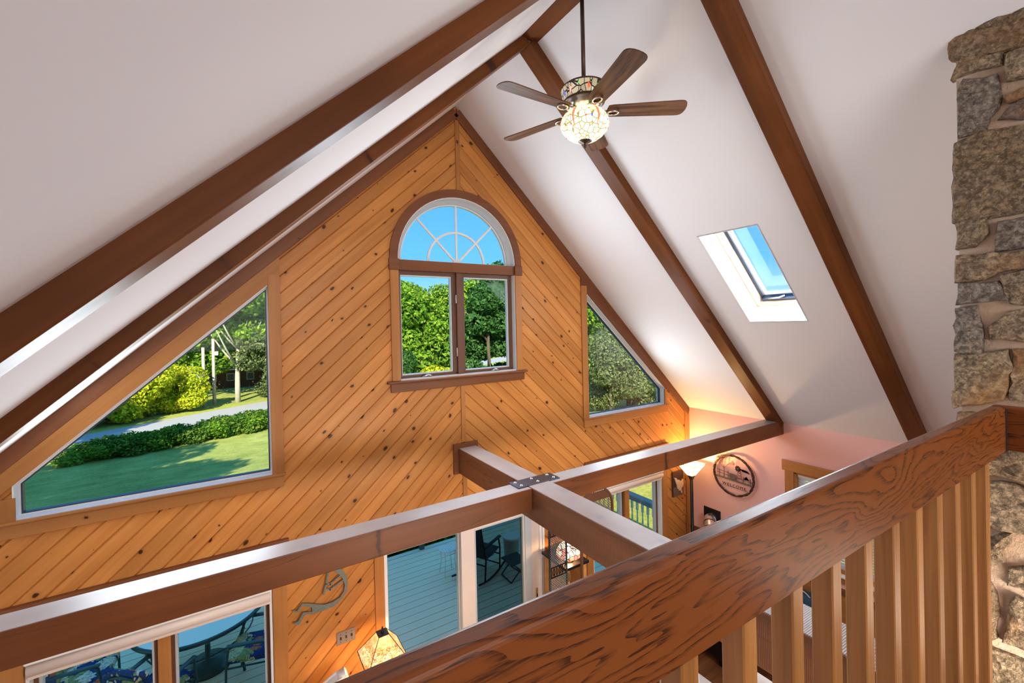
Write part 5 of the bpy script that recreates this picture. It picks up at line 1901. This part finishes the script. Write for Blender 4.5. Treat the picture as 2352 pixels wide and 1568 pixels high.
# round glass table
ptab = thing('patio_table', 'round frosted glass patio table with dark green rim on the deck', 'table', (-0.48, 7.1, DZ))
obj('glass_top', lathe(bmesh.new(), [(0, 0.712), (0.725, 0.712), (0.725, 0.704), (0, 0.704)], 48, (-0.48, 7.1, DZ)), 'table_glass', ptab)
obj('rim', lathe(bmesh.new(), [(0.722, 0.716), (0.75, 0.716), (0.758, 0.70), (0.75, 0.675), (0.735, 0.675), (0.722, 0.70), (0.722, 0.716)], 48, (-0.48, 7.1, DZ)), 'green_metal', ptab, True)
for a in (45, 135, 225, 315):
    a = math.radians(a)
    ca, sa = math.cos(a), math.sin(a)
    obj('leg', tube(bmesh.new(), [(-0.48 + 0.70 * ca, 7.1 + 0.70 * sa, DZ + 0.68), (-0.48 + 0.58 * ca, 7.1 + 0.58 * sa, DZ + 0.4), (-0.48 + 0.66 * ca, 7.1 + 0.66 * sa, DZ)], 0.016, 8), 'green_metal', ptab, True)
obj('brace', tube(bmesh.new(), [(-0.48 + 0.58 * math.cos(a), 7.1 + 0.58 * math.sin(a), DZ + 0.4) for a in [2 * math.pi * i / 32 for i in range(33)]], 0.009, 6, False), 'green_metal', ptab, True)
tag(obj('umbrella_base', lathe(bmesh.new(), [(0, 0.30), (0.03, 0.30), (0.035, 0.11), (0.12, 0.10), (0.24, 0.07), (0.26, 0.03), (0.26, 0.0), (0, 0)], 32, (-0.42, 6.98, DZ)), 'green_metal', None, True), 'heavy round umbrella base standing under the patio table', 'umbrella base')


def patio_chair(x, y, rz, lab, high=0.86):
    c = thing('patio_chair', lab, 'chair', (x, y, DZ), rz, 'patio chairs around the glass table')
    # local frame: faces +y
    for s in (-1, 1):
        obj('leg', tube(bmesh.new(), [(s * 0.27, 0.26, 0.0), (s * 0.27, 0.25, 0.40), (s * 0.275, 0.22, 0.60), (s * 0.275, 0.16, 0.635)], 0.014, 8), 'green_metal', c, True, True)
        obj('leg', tube(bmesh.new(), [(s * 0.26, -0.30, 0.0), (s * 0.26, -0.22, 0.40)], 0.014, 8), 'green_metal', c, True, True)
        ab = box(s * 0.275 - 0.028, s * 0.275 + 0.028, -0.27, 0.24, 0.628, 0.65, 0.008, 2)
        obj('armrest', ab, 'green_metal', c, True, True)
    fb_ = bmesh.new()
    tube(fb_, [(-0.27, 0.25, 0.37), (0.27, 0.25, 0.37), (0.26, -0.22, 0.37), (-0.26, -0.22, 0.37), (-0.27, 0.25, 0.37)], 0.012, 6, False)
    tube(fb_, [(-0.255, -0.22, 0.37), (-0.25, -0.30, 0.66), (-0.22, -0.36, high - 0.04), (0.0, -0.37, high), (0.22, -0.36, high - 0.04), (0.25, -0.30, 0.66), (0.255, -0.22, 0.37)], 0.013, 8, False)
    obj('frame', fb_, 'green_metal', c, True, True)
    obj('seat_cushion', box(-0.24, 0.24, -0.22, 0.28, 0.385, 0.46, 0.03, 3), 'floral_fabric', c, True, True)
    cb_ = box(-0.23, 0.23, -0.035, 0.04, 0.0, high - 0.42, 0.03, 3)
    for v in cb_.verts:
        v.co = Vector((v.co.x, v.co.y - 0.20 - v.co.z * 0.28, v.co.z + 0.455))
    obj('back_cushion', cb_, 'floral_fabric', c, True, True)
    tie = bmesh.new()
    tube(tie, [(-0.2, -0.37, high - 0.03), (-0.12, -0.33, high + 0.012), (0.12, -0.33, high + 0.012), (0.2, -0.37, high - 0.03)], 0.03, 10)
    obj('head_roll', tie, 'floral_fabric', c, True, True)
    return c


patio_chair(0.12, 6.40, math.radians(72), 'floral-cushioned patio chair on the right side of the glass table')
patio_chair(-0.86, 6.24, math.radians(-39), 'floral-cushioned patio chair nearest the window, its padded back roll showing')
patio_chair(-1.62, 7.0, math.radians(-95), 'floral-cushioned patio chair at the far left of the glass table')

# wire stool
so = thing('wire_stool', 'small white wrought stool with lattice seat on the deck', 'stool', (3.09, 7.16, DZ))
rmb = bmesh.new()
tube(rmb, [(3.09 + 0.155 * math.cos(a), 7.16 + 0.155 * math.sin(a), DZ + 0.45) for a in [2 * math.pi * i / 28 for i in range(29)]], 0.009, 8, False)
tube(rmb, [(3.09 + 0.14 * math.cos(a), 7.16 + 0.14 * math.sin(a), DZ + 0.40) for a in [2 * math.pi * i / 28 for i in range(29)]], 0.005, 6, False)
obj('seat_ring', rmb, 'white_metal', so, True)
lb = bmesh.new()
for k in range(-3, 4):
    o_ = k * 0.042
    h_ = math.sqrt(max(0, 0.152 ** 2 - o_ * o_))
    bx(lb, 3.09 + o_ - 0.011, 3.09 + o_ + 0.011, 7.16 - h_, 7.16 + h_, DZ + 0.449, DZ + 0.453)
    bx(lb, 3.09 - h_, 3.09 + h_, 7.16 + o_ - 0.011, 7.16 + o_ + 0.011, DZ + 0.447, DZ + 0.451)
obj('seat_lattice', lb, 'white_metal', so)
for k in range(4):
    a = math.pi / 4 + math.pi / 2 * k
    ca, sa = math.cos(a), math.sin(a)
    obj('leg', tube(bmesh.new(), [(3.09 + 0.14 * ca, 7.16 + 0.14 * sa, DZ + 0.44), (3.09 + 0.125 * ca, 7.16 + 0.125 * sa, DZ + 0.25), (3.09 + 0.165 * ca, 7.16 + 0.165 * sa, DZ + 0.012)], 0.008, 7), 'white_metal', so, True)
    fb_ = bmesh.new()
    bmesh.ops.create_icosphere(fb_, subdivisions=1, radius=0.014)
    for v in fb_.verts:
        v.co += Vector((3.09 + 0.165 * ca, 7.16 + 0.165 * sa, DZ + 0.014))
    obj('foot', fb_, 'white_metal', so, True)

# dark rocking chair
rc = thing('rocking_chair', 'dark metal rocking chair with mesh sling behind the right door panel', 'rocking chair', (3.55, 6.85, DZ), math.radians(-62))
for s in (-1, 1):
    obj('rocker', tube(bmesh.new(), [(s * 0.28, -0.42 + 0.84 * k / 8, 0.016 + 0.07 * ((k - 4) / 4) ** 2) for k in range(9)], 0.016, 8), 'black_metal', rc, True, True)
    obj('leg', tube(bmesh.new(), [(s * 0.28, 0.24, 0.03), (s * 0.28, 0.26, 0.42), (s * 0.29, 0.20, 0.62)], 0.015, 8), 'black_metal', rc, True, True)
    obj('leg', tube(bmesh.new(), [(s * 0.28, -0.24, 0.03), (s * 0.28, -0.20, 0.38), (s * 0.27, -0.34, 1.05)], 0.015, 8), 'black_metal', rc, True, True)
    obj('armrest', box(s * 0.29 - 0.03, s * 0.29 + 0.03, -0.26, 0.26, 0.61, 0.635, 0.008, 2), 'black_metal', rc, True, True)
sl2 = bmesh.new()
pr_ = [(0.27, 0.41), (0.05, 0.37), (-0.18, 0.385), (-0.25, 0.6), (-0.33, 1.02)]
for (ya_, za_), (yb_, zb2) in zip(pr_, pr_[1:]):
    sl2.faces.new([sl2.verts.new(q) for q in ((-0.265, ya_, za_), (0.265, ya_, za_), (0.265, yb_, zb2), (-0.265, yb_, zb2))])
bmesh.ops.remove_doubles(sl2, verts=sl2.verts[:], dist=1e-4)
bmesh.ops.solidify(sl2, geom=sl2.faces[:], thickness=0.006)
obj('sling', sl2, 'mesh_fabric', rc, True, True)
for yy, zz in ((0.25, 0.30), (-0.22, 0.30), (0.25, 0.12)):
    obj('crossbar', tube(bmesh.new(), [(-0.28, yy, zz), (0.28, yy, zz)], 0.011, 7), 'black_metal', rc, True, True)
bk_ = thing('bucket', 'white plastic bucket with lid standing behind the folding stool', 'bucket', (4.20, 6.80, DZ))
obj('bucket_body', lathe(bmesh.new(), [(0, 0), (0.125, 0), (0.15, 0.47), (0.158, 0.47), (0.158, 0.50), (0, 0.50)], 28, (4.20, 6.80, DZ)), 'bucket_plastic', bk_, True)
obj('lid', lathe(bmesh.new(), [(0, 0.515), (0.15, 0.515), (0.163, 0.51), (0.163, 0.485), (0.158, 0.485)], 28, (4.20, 6.80, DZ)), 'white_metal', bk_)
fs = thing('folding_stool', 'dark folding stool with crossed legs in front of the bucket', 'stool', (4.02, 6.42, DZ))
for s in (-1, 1):
    for t_ in (-1, 1):
        obj('leg', tube(bmesh.new(), [(4.02 - t_ * 0.17, 6.42 + s * 0.16, DZ + 0.012), (4.02 + t_ * 0.17, 6.42 + s * 0.16, DZ + 0.30)], 0.011, 7), 'mesh_fabric', fs, True)
for t_ in (-1, 1):
    obj('foot_bar', tube(bmesh.new(), [(4.02 + t_ * 0.17, 6.26, DZ + 0.012), (4.02 + t_ * 0.17, 6.58, DZ + 0.012)], 0.011, 7), 'mesh_fabric', fs, True)
obj('seat', box(3.86, 4.18, 6.25, 6.59, DZ + 0.295, DZ + 0.31, 0.004, 1), 'mesh_fabric', fs)

# ------------------------------------------------------------------ ground, road, shrubs, trees
def gz(x, y):
    if y < 12:
        return -0.85
    if y > 33:
        return -3.45
    t = (y - 12) / 21
    return -0.85 - 2.6 * (t * t * (3 - 2 * t) * 0.5 + t * 0.5)


bm = bmesh.new()
xs = [-90 + 5 * i for i in range(45)]
ys = [-25, -10, 0, 4, 8, 10, 12, 14, 16, 18, 20, 22, 24, 26, 28, 30, 32, 33, 36, 40, 50, 60, 80, 100, 130, 160]
G = [[bm.verts.new((x, y, gz(x, y))) for y in ys] for x in xs]
for i in range(len(xs) - 1):
    for j in range(len(ys) - 1):
        bm.faces.new((G[i][j], G[i + 1][j], G[i + 1][j + 1], G[i][j + 1]))
# cut out under the house: the floor slab covers it
tag(obj('ground', bm, 'grass', None, True), kind='structure')
RDIR = Vector((12.47, 8.4, 0)).normalized()
RN = Vector((-RDIR.y, RDIR.x, 0))
RP = Vector((-9.95, 39.8, 0))


def road_strip(name, off0, off1, z, m):
    bm = bmesh.new()
    q = [RP + RDIR * -60 + RN * off0, RP + RDIR * 90 + RN * off0, RP + RDIR * 90 + RN * off1, RP + RDIR * -60 + RN * off1]
    lo = [bm.verts.new((p.x, p.y, z - 0.05)) for p in q]
    hi = [bm.verts.new((p.x, p.y, z)) for p in q]
    bm.faces.new(lo[::-1])
    bm.faces.new(hi)
    for i in range(4):
        bm.faces.new((lo[i], lo[(i + 1) % 4], hi[(i + 1) % 4], hi[i]))
    return obj(name, bm, m)


tag(road_strip('road', 0.0, 4.9, -3.42, 'asphalt'), kind='structure')
tag(road_strip('road_verge', 4.9, 6.3, -3.425, 'verge_grass'), kind='structure')
tag(road_strip('road_verge', -0.35, 0.0, -3.425, 'verge_grass'), kind='structure')


def leaves_mesh(name, blobs, n, size, m, seed, shell=0.75):
    r = np.random.default_rng(seed)
    vol = np.array([b[3] * b[4] + b[3] * b[5] + b[4] * b[5] for b in blobs])
    idx = r.choice(len(blobs), n, p=vol / vol.sum())
    B = np.array(blobs)[idx]
    d = r.normal(size=(n, 3))
    d /= np.linalg.norm(d, axis=1)[:, None]
    rad = shell + (1.06 - shell) * r.random(n) ** 0.6
    lump = 1 + 0.16 * np.sin(d[:, 0] * 7 + idx) * np.sin(d[:, 1] * 6 + idx * 2) * np.sin(d[:, 2] * 7)
    c = B[:, :3] + d * B[:, 3:] * (rad * lump)[:, None]
    nrm = d * 0.7 + r.normal(size=(n, 3)) * 0.6 + np.array([0, 0, 0.35])
    nrm /= np.linalg.norm(nrm, axis=1)[:, None]
    a = np.cross(nrm, r.normal(size=(n, 3)))
    a /= np.linalg.norm(a, axis=1)[:, None]
    b = np.cross(nrm, a)
    s = size * (0.6 + 0.8 * r.random(n))[:, None]
    P = np.stack([c - a * s, c - b * s * 0.55, c + a * s, c + b * s * 0.55], 1).reshape(-1, 3)
    me = bpy.data.meshes.new(name)
    me.vertices.add(4 * n)
    me.vertices.foreach_set('co', P.ravel())
    me.loops.add(4 * n)
    me.loops.foreach_set('vertex_index', np.arange(4 * n, dtype=np.int32))
    me.polygons.add(n)
    me.polygons.foreach_set('loop_start', np.arange(0, 4 * n, 4, dtype=np.int32))
    me.polygons.foreach_set('loop_total', np.full(n, 4, dtype=np.int32))
    me.update(calc_edges=True)
    me.materials.append(mat(m))
    return me


def trunk_bm(h, r0, seed, forks=5, spread=0.35):
    rd = random.Random(seed)
    bm = bmesh.new()
    pts = [(0, 0, -0.3)]
    x = y = 0
    for k in range(1, 7):
        x += rd.uniform(-0.03, 0.03) * h * 0.3
        y += rd.uniform(-0.03, 0.03) * h * 0.3
        pts.append((x, y, h * 0.8 * k / 6))
    tube(bm, pts, [r0 * (1 - 0.75 * k / 6) for k in range(7)], 8)
    for k in range(forks):
        i = rd.randint(2, 5)
        p = Vector(pts[i])
        a = rd.uniform(0, 6.28)
        L_ = h * rd.uniform(0.2, 0.35)
        q = p + Vector((math.cos(a) * L_ * spread * 2, math.sin(a) * L_ * spread * 2, L_))
        tube(bm, [p, (p + q) / 2 + Vector((0, 0, -L_ * 0.06)), q], [r0 * 0.42, r0 * 0.3, r0 * 0.1], 6)
    return bm


TREE_ME = {}


def tree_kind(key, h, cr, leafm, bark, n, size, seed, low=0.25, forks=5, nb=16):
    rd = random.Random(seed)
    blobs = []
    for k in range(nb):
        t = rd.random()
        z = h * (low + (0.93 - low) * t)
        w = cr * (0.35 + 0.65 * math.sin(math.pi * min(1, 0.18 + t * 0.85)))
        a = rd.uniform(0, 6.28)
        rr = w * rd.uniform(0.25, 0.75)
        s = cr * rd.uniform(0.34, 0.52)
        blobs.append((math.cos(a) * rr, math.sin(a) * rr, z, s, s, s * 0.75))
    me = leaves_mesh(key + '_foliage', blobs, n, size, leafm, seed)
    tb_ = trunk_bm(h, h * 0.018 + 0.05, seed + 1, forks)
    tm = bpy.data.meshes.new(key + '_trunk')
    tb_.to_mesh(tm)
    tb_.free()
    tm.shade_smooth()
    tm.materials.append(mat(bark))
    TREE_ME[key] = (me, tm)


def plant(key, name, lab, cat_, x, y, s=1.0, rz=0.0, group=None, sz=None, z=None):
    t_ = thing(name, lab, cat_, (x, y, gz(x, y) if z is None else z), rz, group)
    t_.scale = (s, s, sz or s)
    me, tm = TREE_ME[key]
    if tm is not None:
        new_obj('trunk', tm, t_)
    f_ = new_obj('foliage', me, t_)
    f_['kind'] = 'stuff'
    return t_


tree_kind('maple', 11.0, 4.2, 'leaf_green', 'bark_dark', 15000, 0.20, 3, 0.18)
tree_kind('tall', 16.0, 4.6, 'leaf_green', 'bark_pale', 16000, 0.23, 8, 0.30, 7)
tree_kind('forked', 15.0, 4.6, 'leaf_green', 'bark_pale', 9000, 0.22, 33, 0.52, 9)
tree_kind('shade', 13.0, 4.2, 'leaf_dark', 'bark_dark', 16000, 0.22, 15, 0.12)
tree_kind('gold', 5.2, 3.0, 'leaf_yellow', 'bark_dark', 11000, 0.15, 21, 0.10, 4, 14)
tree_kind('olive', 7.5, 3.6, 'leaf_olive', 'bark_dark', 15000, 0.13, 27, 0.08, 6)
rdm = random.Random(5)
bl = [(rdm.uniform(-0.7, 0.7), rdm.uniform(-0.6, 0.6), rdm.uniform(0.25, 0.75), 0.55, 0.55, 0.42) for _ in range(9)]
TREE_ME['shrub'] = (leaves_mesh('shrub_foliage', bl, 5200, 0.07, 'leaf_hedge', 41, 0.5), None)
TREE_ME['shrub2'] = (leaves_mesh('shrub2_foliage', bl, 5200, 0.07, 'leaf_green', 43, 0.5), None)

# shrub bank between lawn and road
rb2 = random.Random(9)
pos = ('at the left end of the bank', 'second from the left in the bank', 'third along the bank', 'fourth along the bank', 'in the left half of the bank', 'just left of the middle of the bank', 'in the middle of the bank', 'just right of the middle of the bank', 'in the right half of the bank', 'third from the right in the bank', 'second from the right in the bank', 'at the right end of the bank')
for k in range(12):
    u_ = k / 11
    base = Vector((-8.0, 36.6, 0)).lerp(Vector((3.4, 40.2, 0)), u_)
    plant('shrub' if k % 3 else 'shrub2', 'roadside_shrub', 'dark leafy shrub by the road, ' + pos[k], 'shrub', base.x + rb2.uniform(-0.3, 0.3), base.y + rb2.uniform(-0.5, 0.5), rb2.uniform(1.3, 1.6), rb2.uniform(0, 6), 'shrubs between lawn and road', sz=rb2.uniform(0.85, 1.1) + 0.35 * u_)
# sunlit yellow-green bushes across the road
for k, (x, y, s) in enumerate(((-15.5, 46.5, 1.0), (-12.3, 48.5, 0.95), (-9.6, 50.0, 1.05), (-7.0, 51.6, 0.98), (-5.1, 53.2, 0.85))):
    plant('gold', 'yellow_bush', ('sunlit yellow-green bush farthest left across the road', 'second sunlit yellow-green bush across the road', 'sunlit yellow-green bush in the middle of the row across the road', 'fourth sunlit yellow-green bush, left of the poles', 'smallest sunlit yellow-green bush, right beside the utility poles')[k], 'bush', x, y, s, 1.3 * k, 'yellow-green bushes across the road')
plant('forked', 'tall_tree', 'tall pale-trunked tree right of the utility poles', 'tree', -0.1, 55.5, 0.95, 0.4, 'trees beyond the road')
plant('maple', 'leafy_tree', 'green tree directly behind the utility poles', 'tree', -3.5, 62, 1.15, 2.0, 'trees beyond the road')
plant('tall', 'tall_tree', 'tall green tree behind the yellow bushes', 'tree', -9.0, 63, 0.85, 3.0, 'trees beyond the road')
plant('maple', 'leafy_tree', 'green tree at the far left behind the yellow bushes', 'tree', -16, 60, 1.1, 1.0, 'trees beyond the road')
plant('olive', 'drooping_tree', 'yellowish drooping tree at the right edge of the trapezoid window', 'tree', 3.2, 55.5, 1.15, 2.2, 'trees beyond the road')
plant('tall', 'tall_tree', 'tall tree filling the top corner of the large trapezoid window', 'tree', 4.5, 62, 1.05, 5.0, 'trees beyond the road')
plant('shade', 'dark_tree', 'dark tree behind the brown house', 'tree', -1.0, 82, 1.1, 5.5, 'trees beyond the road')
plant('maple', 'leafy_tree', 'distant tree left behind the brown house', 'tree', -12.0, 85, 1.5, 0.5, 'trees beyond the road')
plant('tall', 'tall_tree', 'distant tall tree right of the brown house', 'tree', 9.0, 80, 1.1, 0.9, 'trees beyond the road')
plant('shade', 'dark_tree', 'dark tree beyond the pale-trunked tree, right of the poles', 'tree', 8.6, 68, 1.1, 1.5, 'trees beyond the road')
plant('maple', 'leafy_tree', 'leafy tree between the poles and the pale trunk, farther back', 'tree', -4.8, 78, 1.45, 4.4, 'trees beyond the road')
# trees in the arched window
plant('maple', 'leafy_tree', 'bright sunlit tree in the left pane of the arched window', 'tree', 15.3, 41.0, 1.02, 0.7, 'trees seen through the arched window')
plant('maple', 'leafy_tree', 'sunlit tree at the left edge of the arched window', 'tree', 13.0, 46.0, 1.1, 3.4, 'trees seen through the arched window')
plant('tall', 'tall_tree', 'tall tree behind the central mullion of the arched window', 'tree', 21.5, 50.0, 0.80, 4.0, 'trees seen through the arched window')
plant('shade', 'dark_tree', 'dark shaded tree in the right pane of the arched window', 'tree', 20.5, 36.5, 0.88, 1.2, 'trees seen through the arched window')
plant('shade', 'dark_tree', 'dark tree at the right edge of the arched window', 'tree', 25.5, 40.5, 1.08, 2.9, 'trees seen through the arched window')
plant('maple', 'leafy_tree', 'paler tree behind the dark trees of the arched window', 'tree', 28, 54, 1.3, 2.1, 'trees seen through the arched window')
plant('maple', 'leafy_tree', 'tree far behind the left pane of the arched window', 'tree', 21, 62, 1.3, 5.1, 'trees seen through the arched window')
plant('gold', 'low_bush', 'low bush under the trees at the foot of the arched window', 'bush', 14.6, 36.0, 0.8, 5.1)
plant('shade', 'dark_tree', 'dark low tree at the foot of the left arched pane', 'tree', 12.0, 37.0, 0.42, 0.1, 'trees seen through the arched window')
plant('shrub2', 'low_shrub', 'dense low shrub under the dark tree in the arched window', 'shrub', 18.5, 33.5, 2.6, 0.4)
plant('shrub2', 'low_shrub', 'dense low shrub at the lower right of the arched window', 'shrub', 22.5, 35.5, 2.8, 2.4)
# trees in the right trapezoid window
plant('olive', 'olive_tree', 'olive-green feathery tree in the right trapezoid window', 'tree', 26.5, 24.5, 0.95, 0.3, 'trees seen through the right window')
plant('olive', 'olive_tree', 'second olive-green tree at the sill of the right trapezoid window', 'tree', 23.5, 23.5, 0.72, 2.6, 'trees seen through the right window')
plant('maple', 'leafy_tree', 'green tree upper left in the right trapezoid window', 'tree', 30.5, 32.0, 1.12, 2.2, 'trees seen through the right window')
plant('shade', 'dark_tree', 'dark green tree at the back of the right trapezoid window', 'tree', 38, 35.0, 1.0, 3.2, 'trees seen through the right window')
plant('maple', 'leafy_tree', 'tree to the right of the house seen low in the skylight', 'tree', 19.5, 10.2, 0.54, 1.9)
# shade trees on the lawn left of the house
for k, (x, y, s) in enumerate(((-11.0, 12.5, 1.0), (-14.5, 19.5, 1.0), (-7.2, -3.0, 1.0), (-21.0, 26.0, 1.1))):  # third one is added out of view to keep sun off the deck
    plant('tall' if k % 2 else 'maple', 'lawn_tree', ('lawn tree left of the deck shading the grass', 'tall lawn tree farther out to the left', 'unseen tree added beside the left wall to shade the deck', 'tall lawn tree near the road at far left')[k], 'tree', x, y, s, k * 1.1, 'shade trees left of the house')

# hedge along the far edge of the deck
for k in range(7):
    plant('shrub2', 'hedge_shrub', ('hedge shrub at the left end behind the deck edge', 'hedge shrub behind the left part of the deck edge', 'hedge shrub behind the deck edge left of the white stool', 'hedge shrub behind the deck edge at the white stool', 'hedge shrub behind the deck edge at the rocking chair', 'hedge shrub behind the deck edge at the bucket', 'hedge shrub at the right end behind the deck edge')[k], 'hedge', -0.6 + 1.05 * k, 9.55, 0.95, k * 1.7, 'hedge behind the deck', sz=1.3, z=-0.85)

# utility poles with boxes and wires
def pole(x, y, h, lab):
    p = thing('utility_pole', lab, 'utility pole', (x, y, gz(x, y)), group='utility poles by the road')
    z0_ = gz(x, y)
    obj('pole_shaft', tube(bmesh.new(), [(x, y, z0_ - 0.2), (x, y, z0_ + h)], [0.17, 0.13], 12), 'pole_wood', p, True)
    return p


p1 = pole(-3.0, 54.0, 6.1, 'left weathered utility pole with a pale meter cabinet')
obj('cabinet', box(-3.75, -3.15, 53.75, 54.05, gz(0, 54) + 2.75, gz(0, 54) + 3.45, 0.02, 1), 'white_box', p1)
p2 = pole(-2.18, 55.0, 6.95, 'taller weathered utility pole with a small white box near its top')
obj('meter_box', box(-2.05, -1.75, 54.85, 55.05, gz(0, 54) + 5.2, gz(0, 54) + 5.6, 0.01, 1), 'white_box', p2)
wi = thing('pole_wires', 'slack service wires between the utility poles', 'wires', (-2.6, 54.5, gz(0, 54) + 3.0))
for a, b in ((5.4, 5.3), (4.4, 4.6), (4.2, 2.0), (4.3, 1.6)):
    obj('wire', tube(bmesh.new(), [(-3.0, 54.0, gz(0, 54) + a), (-2.6, 54.5, gz(0, 54) + (a + b) / 2 - 0.08), (-2.18, 55.0, gz(0, 54) + b)], 0.012, 4), 'black_metal', wi)

# neighbour's brown house
hs_ = thing('neighbour_house', 'brown cottage with dark roof behind the utility poles', 'house', (-0.4, 72, gz(0, 72)))
gz0 = gz(0, 72)
obj('walls', box(-4.2, 3.4, 70, 75, gz0, gz0 + 2.7), 'house_siding', hs_)
bm = bmesh.new()
pr2 = [(69.4, gz0 + 2.6), (72.5, gz0 + 4.9), (75.6, gz0 + 2.6), (75.6, gz0 + 2.45), (72.5, gz0 + 4.7), (69.4, gz0 + 2.45)]
A = [bm.verts.new((-4.6, y, z)) for y, z in pr2]
B = [bm.verts.new((3.8, y, z)) for y, z in pr2]
bm.faces.new(A)
bm.faces.new(B[::-1])
for i in range(6):
    bm.faces.new((A[i], A[(i + 1) % 6], B[(i + 1) % 6], B[i]))
obj('roof', bm, 'roof_shingle', hs_)
obj('fascia', box(-4.6, 3.8, 69.38, 69.46, gz0 + 2.42, gz0 + 2.6), 'white_box', hs_)
for xx in (-2.9, -0.9, 1.4):
    wf = obj('window', box(xx - 0.45, xx + 0.45, 69.93, 70.0, gz0 + 0.95, gz0 + 1.95), 'white_box', hs_)
    obj('window_glass', box(xx - 0.37, xx + 0.37, 69.9, 69.94, gz0 + 1.03, gz0 + 1.87), 'plate_metal', wf)
tag(obj('garden_barrel', lathe(bmesh.new(), [(0, 0), (0.35, 0), (0.45, 0.4), (0.35, 0.8), (0, 0.8)], 16, (-4.1, 58.0, gz0)), 'orange_plastic', None, True), 'small orange barrel beside the left utility pole', 'barrel')
